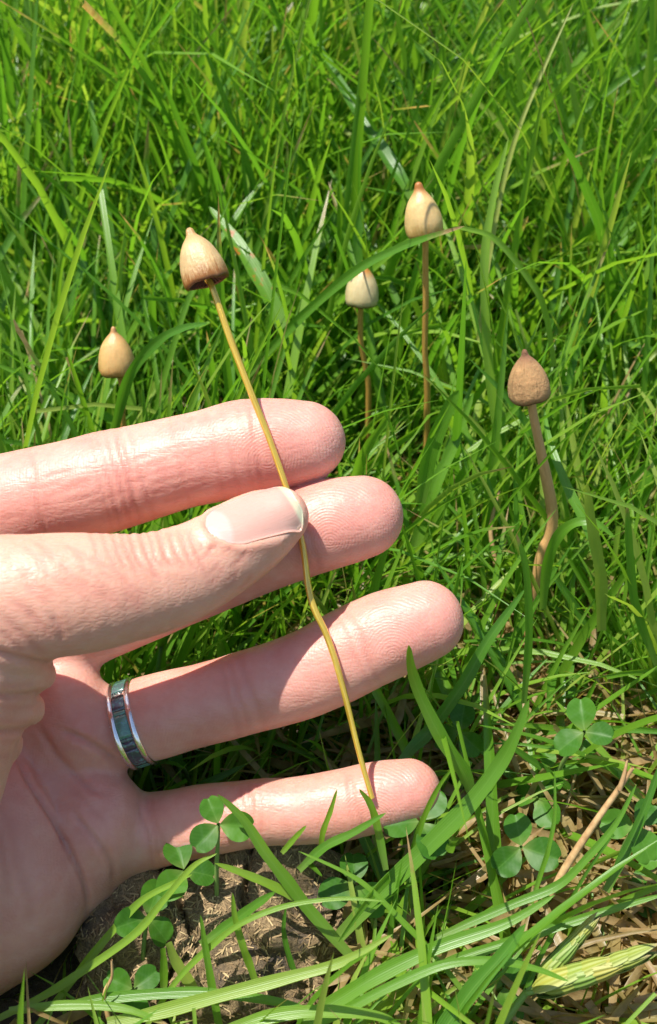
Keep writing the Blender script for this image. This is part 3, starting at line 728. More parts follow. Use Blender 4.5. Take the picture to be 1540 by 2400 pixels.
# the picked one, held between thumb and fingers
mushroom('picked mushroom with pale buff bell cap and long golden stem held in the hand', None,
         hw(487, 662, 9.0), hdir(-0.33, 0.93, 0.04), 0.00405, 0.0099, PROF_A, capA,
         [hw(484, 655, 8.7), hw(497, 672, 9.0), hw(540, 795, 9.6), hw(590, 925, 9.9), hw(628, 1020, 9.8), hw(666, 1128, 9.4), hw(706, 1262, 9.2), hw(722, 1370, 9.0), hw(736, 1425, 9.2), hw(766, 1490, 9.0), hw(798, 1590, 8.8), (hw(838, 1750, 7.0)), hw(872, 1870, 6.3)],
         [0.00060, 0.00064, 0.00070, 0.00066, 0.00062, 0.00062, 0.00064, 0.00068, 0.00066, 0.00064, 0.00058, 0.00052], stG, 3, hw(704, 1262, 9.2), flat=-0.5, spin=0.6)
def grown(label, top, capbot, rad, prof, capmat, stem_px, y, stem_r, stemmat, seed, tilt=(0, 0), flat=0.0, group=None, hk=1.0):
    a, b = np.array(on_y(*top, y)), np.array(on_y(*capbot, y))
    base = np.array(on_y(*stem_px[-1], y)); base[2] = min(base[2], 0.0); base[2] = -0.004
    hgt = (a[2] - b[2]) * hk
    ax = Vector((a[0] - b[0] + tilt[0], tilt[1], a[2] - b[2]))
    pts = [b + np.array([0, 0, hgt * .25])] + [np.array(on_y(px, py, y)) for px, py in stem_px[:-1]] + [base]
    return mushroom(label, group, b, ax, rad, hgt, prof, capmat, pts, stem_r, stemmat, seed, base, flat)
grown('tall cream mushroom standing highest in the grass, on a straight brown stem', (982, 431), (996, 551), 0.0043, PROF_B, capB, [(997, 600), (998, 700), (996, 820), (1001, 960), (1003, 1130)], 0.238, [.0009, .0008, .0008, .0008, .0009, .0010], stB, 21, tilt=(0, 0.0030), flat=0.3)
grown('small round ivory mushroom with a brown nipple and crooked stem under an arching blade', (852, 618), (847, 716), 0.0043, PROF_EGG, capC, [(845, 740), (846, 800), (858, 870), (864, 940), (862, 1010)], 0.262, [.0009, .0008, .0008, .0008, .0009, .0010], stB, 22, tilt=(0, .003))
grown('short tan mushroom growing in the grass just behind the index finger', (260, 775), (276, 878), 0.0043, PROF_EGG, capD, [(286, 905), (288, 960), (291, 1020), (292, 1120)], 0.228, [.0009, .0008, .0008, .0009, .001], stB, 23, tilt=(0, .003))
grown('dry brown mushroom with a wrinkled cap and thick bent tan stem', (1233, 828), (1243, 938), 0.0043, PROF_EGG, capE, [(1248, 960), (1262, 1030), (1278, 1110), (1294, 1200), (1288, 1255), (1262, 1330), (1240, 1420)], 0.196, [.0009, .0010, .0011, .0013, .0014, .0013, .0013, .0016], stT, 24, tilt=(0, .003))

# ================================================================== DUNG CLOD
def build_clod():
    c0 = np.array(on_z(500, 2180, 0.010)); 
    lobes = [(on_z(625, 2050, .014), .0125), (on_z(560, 2090, .010), .0125), (on_z(380, 2190, .009), .0125), (on_z(300, 2260, .005), .0085), (on_z(470, 2200, .008), .014), (on_z(640, 2190, .008), .0135), (on_z(560, 2260, .005), .012), (on_z(690, 2120, .008), .009), (on_z(700, 2230, .004), .010)]
    h = 0.0007
    X, Y, Z = np.arange(-.036, .036, h), np.arange(-.034, .034, h), np.arange(-.014, .026, h)
    G = np.stack(np.meshgrid(X, Y, Z, indexing='ij'), -1)
    F = np.full(G.shape[:3], 1.0)
    for p, r in lobes:
        q = G - (np.array(p) - c0); q[..., 2] *= 1.15
        F = smin(F, np.linalg.norm(q, axis=-1) - r, 0.004)
    n = G.reshape(-1, 3)
    F = F + (0.0034 * vnoise(n / .009, 4) + 0.0018 * vnoise(n / .0042, 5) + 0.0045 * np.maximum(0, 0.10 - np.abs(vnoise(n / .014, 9))) / 0.10 + 0.0006 * vnoise(n / .0016, 6)).reshape(F.shape)
    v, f = surface_nets(F, X, Y, Z)
    m = N('dry_dung'); ob = m.obj()
    w1 = m.noise(m.mapping(ob, (1, 1, 1)), 900, 4, 0.75, 2.5); n0 = m.noise(ob, 110, 4, 0.6)
    col = m.ramp(w1, [(0.32, (0.10, 0.065, 0.032)), (0.5, (0.25, 0.17, 0.085)), (0.68, (0.40, 0.29, 0.155))])
    col = m.mix(m.math('MULTIPLY', m.math('SUBTRACT', n0, 0.51), 6, clamp=True), col, (0.085, 0.066, 0.050))
    m.set(Base_Color=col, Roughness=0.95, Normal=m.bump(w1, 0.9, 0.0009))
    o = add('dung_clod', mesh_np('dung_clod', v, f, smooth=True), m.m, loc=c0)
    tag(o, 'dry brown fibrous lump of dung lying in the grass below the little finger', 'dung')
    # chopped straw fibres sticking to it
    nv = vert_normals(v, f); up = np.where(nv[:, 2] > -0.2)[0]
    k = 4500; s = rng.choice(up, k); d = rng.normal(size=(k, 3)); d -= nv[s] * (d * nv[s]).sum(1, keepdims=True) * 0.85; d /= np.linalg.norm(d, axis=1, keepdims=True)
    sd = np.cross(d, nv[s]); L = rng.uniform(.0004, .0010, k)[:, None]; W = rng.uniform(.00006, .00016, k)[:, None]
    c = v[s] + nv[s] * rng.uniform(0, .0002, k)[:, None]
    V = np.stack([c - d * L - sd * W, c - d * L + sd * W, c + d * L + sd * W + nv[s] * .0002, c + d * L - sd * W + nv[s] * .0002], 1).reshape(-1, 3)
    m2 = N('straw_fibre'); a = m2.attr('rnd').outputs['Fac']
    m2.set(Base_Color=m2.ramp(a, [(0, (0.10, 0.065, 0.03)), (0.5, (0.26, 0.17, 0.08)), (1, (0.46, 0.34, 0.17))]), Roughness=0.8)
    fo = add('straw_fibres', mesh_np('straw_fibres', V, np.arange(4 * k).reshape(-1, 4), attrs={'rnd': np.repeat(rng.random(k), 4)}), m2.m, o); fo['kind'] = 'stuff'
    return c0
clod = build_clod()

# ================================================================== GRASS
def blade_arrays(base, az, L, W, th0, bend, twist, rnd, dry, seg, blunt):
    """ribbons with a folded midrib; all inputs (n,)"""
    n = len(L); s = np.linspace(0, 1, seg + 1)
    th = th0[:, None] + bend[:, None] * s[None] ** 1.4
    ds = (L / seg)[:, None]
    hz = np.cumsum(np.concatenate([np.zeros((n, 1)), np.sin((th[:, 1:] + th[:, :-1]) / 2) * ds], 1), 1)
    vz = np.cumsum(np.concatenate([np.zeros((n, 1)), np.cos((th[:, 1:] + th[:, :-1]) / 2) * ds], 1), 1)
    # slow sideways drift so the blade does not stay in one plane
    dr = rng.normal(0, 0.10, n)[:, None] * L[:, None] * s[None] ** 2
    ca, sa = np.cos(az)[:, None], np.sin(az)[:, None]
    P = np.stack([base[:, 0:1] + hz * ca - dr * sa, base[:, 1:2] + hz * sa + dr * ca, base[:, 2:3] + vz], -1)
    T = np.gradient(P, axis=1); T /= np.linalg.norm(T, axis=2, keepdims=True) + 1e-12
    side0 = np.stack([-sa + 0 * hz, ca + 0 * hz, 0 * hz], -1)
    side0 -= T * (side0 * T).sum(-1, keepdims=True); side0 /= np.linalg.norm(side0, axis=2, keepdims=True) + 1e-12
    nor = np.cross(T, side0)
    tw = twist[:, None] * (0.3 + 0.7 * s[None])
    side = side0 * np.cos(tw)[..., None] + nor * np.sin(tw)[..., None]
    nor = np.cross(T, side)
    tip = np.where(blunt[:, None], 0.55, 0.0)
    prof = (0.62 + 0.38 * np.minimum(1, s * 4))[None] * np.maximum(np.sqrt(np.clip(1 - s[None] ** 2.6, 0, 1)) * (1 - 0.25 * s[None]), tip)
    hwd = (W[:, None] / 2 * prof)[..., None]
    fold = hwd * 0.42
    V = np.stack([P - side * hwd + nor * fold, P, P + side * hwd + nor * fold], 2)     # n, seg+1, 3, 3
    A = np.zeros(V.shape, np.float32)
    A[..., 0] = np.array([-1, 0, 1]); A[..., 1] = s[None, :, None]; A[..., 2] = rnd[:, None, None]
    D = np.repeat(dry, (seg + 1) * 3)
    k = (seg + 1) * 3
    i = np.arange(seg)[:, None] * 3 + np.array([0, 1])[None]
    q = np.stack([i, i + 1, i + 4, i + 3], -1).reshape(-1, 4)
    f = (q[None] + (np.arange(n) * k)[:, None, None])
    return P, V, A, D, f
def clear(P, dep_pad=0.004, allow_front=2):
    """True where a blade leaves hand and mushrooms free"""
    n, k, _ = P.shape
    # refine points along the blade
    Q = np.concatenate([P, (P[:, 1:] + P[:, :-1]) / 2], 1); k = Q.shape[1]
    x, y, d = project(Q.reshape(-1, 3))
    ci = ((x - MX0) // CELL).astype(int); cj = ((y + 300) // CELL).astype(int)
    inb = (ci >= 0) & (ci < MW) & (cj >= 0) & (cj < MH)
    mi = np.where(inb, mmin[np.clip(ci, 0, MW - 1), np.clip(cj, 0, MH - 1)], 9.0)
    ma = np.where(inb, mmax[np.clip(ci, 0, MW - 1), np.clip(cj, 0, MH - 1)], -9.0)
    hit = (ma > 0) & (d < ma + dep_pad)
    front = hit & (d < mi - 0.0015) & (y > 1930)
    hit2 = hit & ~front
    bad = hit2.reshape(n, k).any(1) | (front.reshape(n, k).sum(1) > allow_front)
    xs, ys, dd = x.reshape(n, k), y.reshape(n, k), d.reshape(n, k)
    for cx, cy, cr, cz in CAPS:
        bad |= (((xs - cx) ** 2 + (ys - cy) ** 2 < cr * cr) & (dd < cz + 0.004)).any(1)
    # nothing right in front of the lens
    bad |= ((np.abs(xs - 770) < 1400) & (ys < 2700) & (dd < 0.125)).any(1) & (P[:, 0, 1] < 0.6)
    return ~bad
CL = np.array(clod)
for cx, cy, cr in ((1310, 2300, 60), (1400, 2265, 60), (1480, 2240, 55), (1345, 2215, 55)): CAPS.append((cx, cy, cr, 0.19))
for cx, cy, cr in ((470, 2195, 150), (620, 2085, 85), (330, 2235, 85), (640, 2200, 100), (560, 2230, 100)): CAPS.append((cx, cy, cr, 0.225))
def off_clod(b, m=0.021):
    return (((b[:, 0] - CL[0]) / 1.25) ** 2 + (b[:, 1] - CL[1]) ** 2) > m ** 2

def scatter(n, y0, y1):
    y = rng.uniform(y0, y1, n * 3); hwid = 0.13 + 0.46 * np.maximum(y, 0)
    keep = rng.random(n * 3) < hwid / (0.13 + 0.46 * y1)
    y = y[keep][:n]; hwid = hwid[keep][:n]
    x = rng.uniform(-1, 1, len(y)) * hwid
    return np.stack([x, y, np.zeros(len(y)) - 0.003], 1)
def bare(b):    # bare patch of litter round the dry mushroom and along the right
    p = np.array([[0.045, 0.165], [0.062, 0.13], [0.03, 0.19], [0.085, 0.10], [0.07, 0.075]])
    r = 0
    for c, s in zip(p, (0.030, 0.034, 0.024, 0.032, 0.026)): r = np.maximum(r, np.exp(-((b[:, :2] - c) ** 2).sum(1) / s ** 2))
    return r
batches = []
def turf(n, y0, y1, hfun, wr, seg, tuft=0.0, lean=(0.25, 0.2), bend=(0.5, 0.4), dryp=0.04, thin=0.0, rbias=0.0):
    b = scatter(n, y0, y1)
    if tuft > 0:   # gather roots into tufts
        m = max(8, n // 14); c = scatter(m, y0, y1); j = rng.integers(0, len(c), len(b))
        b = np.where((rng.random(len(b)) < .75)[:, None], c[j] + rng.normal(0, tuft, (len(b), 3)) * [1, 1, 0], b)
    b = b[off_clod(b)]
    b = b[rng.random(len(b)) > thin * bare(b)]
    n = len(b)
    big = vnoise(np.concatenate([b[:, :2] / 0.11, np.zeros((n, 1))], 1), 31)
    L = hfun(b[:, 1]) * rng.lognormal(0, 0.30, n) * (1 + 0.25 * big)
    az0 = vnoise(np.concatenate([b[:, :2] / 0.09, np.ones((n, 1))], 1), 33) * 3.5 + rng.uniform(-1.9, 1.9, n)
    W = rng.uniform(*wr, n) * np.clip(L / 0.06, 0.75, 1.2) * rng.choice([.6, .8, 1.0], n)
    th0 = np.abs(rng.normal(lean[0], lean[1], n)); bd = np.abs(rng.normal(bend[0], bend[1], n))
    rnd = np.clip(rng.beta(2.2, 2.6, n) + 0.12 * big + rbias, 0, 1)
    dry = (rng.random(n) < dryp) * rng.uniform(.6, 1, n)
    W = np.where(dry > 0, W * .5, W); L = np.where(dry > 0, L * .75, L)
    arr = (b, az0, L, W, th0, bd, rng.normal(0, 0.9, n), rnd, dry)
    P = blade_arrays(*arr, seg, rng.random(n) < 0.09)
    ok = clear(P[0]) & (P[0][:, :, 2].min(1) > -0.012)
    k = (seg + 1) * 3
    sel = np.where(ok)[0]
    V = P[1][sel].reshape(-1, 3); A = P[2][sel].reshape(-1, 3); D = P[3].reshape(n, k)[sel].ravel()
    batches.append((V, A, D, P[4][0], k, len(sel)))
    return

def join(batches):
    Vs, As, Ds, Fs = [], [], [], []; o = 0
    for V, A, D, q, k, n in batches:
        Vs.append(V); As.append(A); Ds.append(D)
        Fs.append((q[None] + (np.arange(n) * k)[:, None, None]).reshape(-1, 4) + o); o += len(V)
    return np.vstack(Vs), np.vstack(As), np.concatenate(Ds), np.vstack(Fs)
lin = lambda *p: (lambda y: np.interp(y, [a for a, _ in p], [b for _, b in p]))
# undergrowth, middle turf, tall turf at the back
turf(11000, -0.02, 0.36, lin((0, .018), (.15, .022), (.36, .035)), (.0012, .0024), 5, 0.006, (.7, .4), (.9, .5), .12, .75, .17)
turf(5200, 0.02, 0.30, lin((0, .030), (.12, .036), (.20, .044), (.30, .060)), (.0014, .0028), 7, 0.005, (.40, .28), (.7, .45), .05, .85, .15)
turf(3200, 0.165, 0.235, lin((.165, .045), (.235, .062)), (.0014, .0028), 7, 0.005, (.25, .2), (.5, .4), .10, .85, .1)
turf(8500, 0.27, 0.50, lin((.27, .062), (.34, .10), (.50, .135)), (.0016, .0036), 7, 0.008, (.26, .20), (.45, .40), .04, 0, .05)
turf(12000, 0.45, 0.90, lin((.45, .12), (.9, .15)), (.0020, .0042), 6, 0.012, (.24, .18), (.42, .35), .03, 0, .05)
turf(7000, 0.28, 0.95, lin((.28, .035), (.9, .06)), (.0016, .0034), 4, 0.0, (.5, .3), (.7, .4), .02, 0)
turf(10000, 0.85, 1.9, lin((.85, .11), (1.9, .13)), (.003, .0055), 5, 0.018, (.22, .16), (.42, .35), .02, 0)
V, A, D, F = join(batches)
g = add('grass', mesh_np('grass', V, F, attrs={'bl': A, 'dry': D}), M_grass)
tag(g, 'dense green turf grass filling the lawn', 'grass', kind='stuff')

# dead thatch and litter lying on the soil
batches.clear()
def thatch(n, y0, y1, centre=None, spread=.03):
    b = scatter(n, y0, y1)
    if centre is not None:
        b = np.array(centre)[None] + rng.normal(0, spread, (n, 3)) * [1, 1, 0]
    b = b[off_clod(b, .018)]; n = len(b); b[:, 2] = rng.uniform(.000, .017, n)
    L = rng.uniform(.008, .028, n)
    P = blade_arrays(b, rng.uniform(0, 6.28, n), L, rng.uniform(.0008, .0028, n), rng.normal(1.45, .2, n), rng.normal(0.05, .35, n), rng.normal(0, 1.2, n), rng.random(n), rng.uniform(.75, 1, n), 4, rng.random(n) < .6)
    ok = clear(P[0]); sel = np.where(ok)[0]
    batches.append((P[1][sel].reshape(-1, 3), P[2][sel].reshape(-1, 3), P[3].reshape(n, 15)[sel].ravel(), P[4][0], 15, len(sel)))
thatch(3600, 0, .45); thatch(1500, 0, 0, (0.05, 0.155, 0), .028); thatch(1100, 0, 0, (0.075, 0.10, 0), .028); thatch(250, 0, 0, (0.03, 0.20, 0), .02); thatch(350, 0, 0, (-.005, .27, 0), .025); thatch(350, 0, 0, (0.03, 0.25, 0), .03); thatch(300, 0, 0, (0.07, 0.21, 0), .03)
V, A, D, F = join(batches)
tag(add('dry_thatch', mesh_np('dry_thatch', V, F, attrs={'bl': A, 'dry': D}), M_grass), 'loose dead straw and leaf litter on the soil between the grass roots', 'litter', kind='stuff')

# ---- single blades
def ribbon(pts, W, face, rnd=0.5, dry=0.0, fold=0.35, tipcut=False, roll=(0, 0), taper=0.5):
    P = catmull(pts, 7); n = len(P)
    T = np.gradient(P, axis=0); T /= np.linalg.norm(T, axis=1, keepdims=True)
    fc = np.array(face, float); s = np.linspace(0, 1, n)
    side = np.cross(T, fc[None]); side /= np.linalg.norm(side, axis=1, keepdims=True)
    nor = np.cross(side, T); nor *= np.sign((nor * fc).sum(1, keepdims=True))
    ro = np.interp(s, [0, 1], roll)[:, None]
    side, nor = side * np.cos(ro) + nor * np.sin(ro), nor * np.cos(ro) - side * np.sin(ro)
    prof = (0.7 + 0.3 * np.minimum(1, s * 4)) * np.maximum(np.clip(1 - s ** 2.4, 0, 1) ** taper, 0.6 if tipcut else 0.03)
    prof = prof * (1 + 0.06 * np.sin(s * 23 + rnd * 9))
    hw_ = (W / 2 * prof)[:, None]
    V = np.stack([P - side * hw_, P - side * hw_ * .5 - nor * hw_ * fold * .6, P - nor * hw_ * fold, P + side * hw_ * .5 - nor * hw_ * fold * .6, P + side * hw_], 1)
    A = np.zeros((n, 5, 3)); A[:, :, 0] = np.array([-1, -.5, 0, .5, 1]); A[:, :, 1] = s[:, None]; A[:, :, 2] = rnd
    i = np.arange(n - 1)[:, None] * 5 + np.arange(4)[None]
    f = np.stack([i, i + 1, i + 6, i + 5], -1).reshape(-1, 4)
    return V.reshape(-1, 3), f, A.reshape(-1, 3), np.full(n * 5, dry)
def blade(label, pts, W, face=None, mat=None, group=None, name='grass_strand', cat='grass', **kw):
    P = np.array([np.array(p, float) for p in pts]); W = W * 0.86
    if face is None:
        face = np.array(CAM) - P.mean(0); face = face / np.linalg.norm(face) + np.array([0.15, 0, 0.35])
    V, f, A, D = ribbon(P, W, face, **kw)
    o = add(name, mesh_np(name, V - P[0], f, attrs={'bl': A, 'dry': D}), mat or M_grass, loc=P[0])
    return tag(o, label, cat, group)
Y = on_y
def path(pxs, y0, y1):   # picture points laid on a line of distances y0..y1
    n = len(pxs); return [np.array(on_y(px, py, y0 + (y1 - y0) * i / (n - 1))) for i, (px, py) in enumerate(pxs)]
def tpath(pxs, t0, t1):
    n = len(pxs); return [np.array(on_t(px, py, t0 + (t1 - t0) * i / (n - 1))) for i, (px, py) in enumerate(pxs)]
blade('long arching blade crossing just below the tall cream cap', path([(560, 905), (650, 800), (740, 712), (840, 630), (930, 583), (1000, 557), (1088, 530)], .250, .222), .0027, rnd=.35)
blade('thin bent blade curving down to the right from beside the tall cream cap', path([(1300, 860), (1275, 720), (1230, 640), (1160, 560), (1100, 538), (1060, 532)], .235, .232), .0019, rnd=.75)
blade('broad dark blade slanting down to the nipple of the tall cream cap', path([(972, 470), (930, 400), (850, 275), (790, 180), (745, 95)], .30, .36), .0046, rnd=.12)
blade('slender yellow stalk rising past the right of the tall cream cap', path([(1120, 800), (1150, 580), (1200, 350), (1270, 170), (1345, 5)], .26, .30), .0016, rnd=1.0, dry=.25, fold=.8)
blade('pale upright blade standing between the cream and the dry brown caps', path([(1180, 1130), (1150, 900), (1135, 640), (1155, 470), (1192, 322)], .225, .25), .0026, rnd=.82)
blade('tall brown-edged blade with a cut tip rising left of the picked cap', path([(300, 900), (272, 640), (245, 470), (225, 330), (211, 235)], .30, .33), .0034, rnd=.40, tipcut=True)
blade('orange rust-spotted broad blade behind the picked cap', path([(672, 790), (630, 690), (585, 610), (540, 545), (490, 484)], .26, .29), .0052, mat=M_rust, rnd=.5)
blade('blue-green curved blade bending across the short tan cap', path([(250, 1110), (280, 960), (310, 870), (370, 800), (425, 770), (487, 757)], .222, .205), .0028, rnd=.15)
blade('straight pale blade sloping up left behind the short tan cap', path([(420, 760), (330, 545), (230, 420), (150, 330), (92, 283)], .36, .40), .0040, rnd=.75)
blade('wide blade curving over behind the ivory mushroom', path([(640, 690), (720, 600), (800, 520), (860, 480), (905, 497)], .31, .33), .0042, rnd=.55)
blade('narrow upright blade with pointed tip beside the ivory mushroom', path([(840, 640), (838, 560), (850, 475)], .29, .295), .0034, rnd=.3)
blade('broad folded blade leaning left of the tall stem', path([(985, 1180), (1010, 1060), (1050, 960), (1075, 915)], .20, .20), .0040, rnd=.4)
blade('cut-tipped blade poking up beside the tip of the middle finger', path([(830, 1130), (855, 1060), (905, 985)], .207, .196), .0028, rnd=.6, tipcut=True)
blade('light blade leaning up to the right behind the ring fingertip', path([(960, 1330), (1010, 1160), (1060, 1050), (1110, 920)], .205, .22), .0036, rnd=.5)
blade('glossy curled blade looping over the foot of the dry brown mushroom', path([(1272, 1430), (1282, 1330), (1305, 1262), (1345, 1226), (1395, 1225), (1440, 1258)], .176, .170), .0026, rnd=.45)
blade('stout green blade running up right of the bent tan stem', path([(1420, 1420), (1390, 1270), (1330, 1140), (1290, 1040), (1275, 960)], .178, .215), .0026, rnd=.4)
blade('reddish-tipped upright blade on the far right of the dry brown mushroom', path([(1410, 1480), (1408, 1350), (1385, 1220), (1375, 1130)], .170, .168), .0030, rnd=.9, dry=.15)
blade('thin upright blade passing in front of the brown stem foot', path([(1228, 1650), (1240, 1480), (1232, 1330), (1210, 1250)], .150, .152), .0018, rnd=.35)
blade('silver-shining blade sloping down beside the ring fingertip', path([(940, 1790), (966, 1753), (1009, 1710), (1086, 1603), (1137, 1513), (1180, 1450), (1231, 1380)], .143, .158), .0030, rnd=.15)
TB = lambda lab, pts, t0, t1, wpx, **kw: blade(lab, tpath(pts, t0, t1), wpx / 13000 / .86 * .96, **kw)
TB('upright pointed blade standing in front of the ring fingertip', [(1106, 1860), (1088, 1810), (1040, 1738), (990, 1640), (965, 1570), (958, 1512)], 1.00, 0.93, 36, rnd=.42)
TB('wide glossy blade sweeping from the lower grass up past the little fingertip', [(790, 2200), (891, 2093), (1007, 1978), (1098, 1887), (1165, 1800), (1205, 1730), (1240, 1640)], .99, 0.93, 44, rnd=.45, fold=.2)
TB('slim blade rising over the tip of the little finger', [(950, 2040), (970, 1985), (992, 1920), (1026, 1848), (1059, 1802)], 1.0, .93, 15, rnd=.6)
TB('short thin blade standing upright before the little finger', [(752, 1992), (757, 1950), (775, 1900), (790, 1850)], .965, .945, 14, rnd=.6)
TB('yellow-tipped blade crossing in front of the little finger towards the clover', [(830, 2250), (727, 2135), (675, 2067), (623, 2000), (570, 1920), (510, 1862)], .965, .925, 31, rnd=.55)
TB('small blade tip pointing up at the cut end of the golden stem', [(905, 2040), (885, 1940), (868, 1885), (842, 1850)], .965, .945, 20, rnd=.45)
TB('curved dark blade along the underside of the little fingertip', [(700, 2040), (760, 1985), (830, 1950), (905, 1905)], .965, .945, 22, rnd=.3)
TB('short pointed blade rising below the middle of the little finger', [(660, 2000), (690, 1965), (718, 1935)], .96, .95, 14, rnd=.6)
TB('long bright blade from the lower left corner passing left of the dung', [(60, 2440), (171, 2296), (229, 2223), (291, 2151), (338, 2106), (400, 2073), (450, 2050)], .975, .955, 20, rnd=.82)
TB('bright narrow blade curving from the lower left corner up to the clover', [(-20, 2395), (100, 2335), (171, 2291), (312, 2192), (384, 2109), (452, 2031), (509, 2000)], .955, .945, 20, rnd=.85)
TB('pale flat blade lying along the lower left corner', [(20, 2369), (156, 2356), (291, 2364), (400, 2405)], .93, .92, 22, rnd=.7)
TB('shiny dark blade lying level below the dung', [(140, 2362), (249, 2340), (416, 2327), (520, 2330), (675, 2353), (760, 2390)], .945, .93, 26, rnd=.4)
TB('wide striped pale blade crossing the foreground below the dung', [(250, 2398), (364, 2374), (520, 2332), (675, 2291), (800, 2255), (920, 2190)], .925, .91, 32, rnd=.92)
TB('thin blade bowing over the dung from below', [(343, 2405), (416, 2296), (494, 2218), (571, 2161), (675, 2122), (800, 2106), (900, 2112)], .945, .925, 15, rnd=.75)
TB('upright blade in front of the dung with a sharp tip', [(520, 2440), (500, 2330), (483, 2230), (470, 2145)], .945, .93, 19, rnd=.5)
TB('pale bent blade with a frayed end on the dung', [(470, 2340), (416, 2260), (395, 2210)], .955, .945, 27, rnd=.9, tipcut=True, dry=.15)
TB('short stub of cut blade standing on the dung', [(384, 2320), (384, 2265), (382, 2223)], .965, .955, 20, rnd=.6, tipcut=True)
TB('dark ribbed blade slanting across the upper dung', [(470, 2215), (545, 2161), (600, 2120), (645, 2090)], .965, .95, 26, rnd=.3)
TB('upright narrow blade standing on the dung', [(605, 2320), (585, 2260), (571, 2223), (551, 2151), (545, 2093)], .955, .935, 19, rnd=.75)
TB('pale blade laid over the top of the dung', [(690, 2105), (640, 2076), (571, 2047), (504, 2023)], .965, .95, 22, rnd=.8)
TB('dark upright blade at the right side of the dung', [(700, 2300), (680, 2249), (665, 2182), (670, 2125)], .965, .95, 14, rnd=.15)
TB('thin straight blade crossing the lower middle from the dung to the bottom', [(1107, 2353), (1026, 2247), (944, 2160), (862, 2079), (800, 2040), (700, 1995)], .935, .95, 14, rnd=.6)
TB('broad blade crossing the lower middle towards the dry stalk', [(700, 2400), (800, 2338), (896, 2281), (1031, 2218), (1184, 2165), (1300, 2098)], .92, .91, 36, rnd=.5)
TB('thick curved blade across the bottom ending at the seed heads', [(690, 2425), (800, 2372), (920, 2310), (1040, 2261), (1160, 2252), (1257, 2271), (1333, 2300)], .905, .89, 23, rnd=.5)
TB('dark green broad blade rising from the bottom edge left of the seed heads', [(1000, 2470), (1050, 2400), (1107, 2319), (1175, 2242), (1232, 2165)], .89, .89, 42, rnd=.2)
TB('straight blade lying level above the seed heads', [(1000, 2275), (1088, 2242), (1208, 2204), (1329, 2165), (1449, 2127), (1560, 2095)], .945, .93, 25, rnd=.45)
TB('glossy long blade running beside the forked straw stalk', [(1020, 2200), (1107, 2160), (1208, 2117), (1309, 2074), (1376, 2011), (1444, 1930), (1492, 1838)], .95, .93, 22, rnd=.4)
TB('thin upright blade rising behind the forked straw stalk', [(1245, 2120), (1270, 2040), (1285, 1992), (1300, 1911), (1300, 1805)], .97, .95, 12, rnd=.5)
TB('broad pale blade at the very bottom edge', [(520, 2420), (620, 2385), (740, 2370), (880, 2380), (960, 2420)], .895, .89, 30, rnd=.75)
TB('blue-green blade slanting through the right foreground', [(1420, 2090), (1470, 1990), (1510, 1900), (1560, 1760)], .97, .95, 24, rnd=.1)
blade('upright blade at the right edge with white hairs', path([(1540, 1560), (1490, 1420), (1475, 1280), (1470, 1180)], .165, .165), .0022, rnd=.35)
for px0, nm in ((1480, 'dry forked straw stalk leaning over the clover at the right'),):
    V, f, A = tube(np.array(tpath([(1290, 2095), (1340, 2010), (1400, 1920), (1450, 1850), (1483, 1800)], .985, .93)), [.0007, .0007, .0006, .0005, .0003], 8)
    st = simple('straw', (0.50, 0.31, 0.14), 0.6); nz = st.noise(st.obj(), 700, 4); st.set(Base_Color=st.ramp(nz, [(.3, (.34, .19, .08)), (.7, (.58, .38, .18))]))
    s_ = add('straw_stalk', mesh_np('straw_stalk', V, f), st.m); tag(s_, nm, 'straw')
    V, f, A = tube(np.array(tpath([(1452, 1850), (1462, 1820), (1470, 1782)], .94, .93)), [.0005, .0004, .0002], 6); add('side_twig', mesh_np('side_twig', V, f), st.m, s_)
    V, f, A = tube(np.array(path([(1160, 1420), (1162, 1330), (1150, 1240), (1170, 1150)], .205, .215)), [.0006, .0006, .0006, .0004], 8)
    tag(add('straw_stalk', mesh_np('straw_stalk', V, f), st.m), 'dead upright straw between the fingertips and the dry brown mushroom', 'straw')
    V, f, A = tube(np.array(tpath([(255, 2390), (245, 2330), (262, 2290), (262, 2250)], .95, .93)), [.0005, .0004, .0003, .0002], 6)
    tag(add('straw_stalk', mesh_np('straw_stalk', V, f), st.m), 'thin kinked orange straw at the lower left before the dung', 'straw')

MARKS = [('by the dry brown mushroom', on_y(1262, 1150, .196)), ('by the tall cream mushroom', on_y(1000, 800, .238)), ('by the ivory mushroom', on_y(855, 850, .262)),
         ('by the short tan mushroom', on_y(285, 960, .228)), ('in front of the dung', Vector(clod) - Vector((0, .012, 0))), ('by the seed heads', on_t(1350, 2250, .92)), ('by the little fingertip', on_t(1030, 1850, 1)),
         ('by the ring fingertip', on_t(1087, 1440, 1)), ('by the forked straw stalk', on_t(1400, 1920, .96)), ('in the deep turf behind the mushrooms', on_y(770, 400, .36)), ('in the deep turf behind the mushrooms', on_y(1250, 400, .36)), ('in the deep turf behind the mushrooms', on_y(250, 400, .36))]
def near_what(p):
    return min(MARKS, key=lambda m: (m[1] - Vector(p)).length)[0]
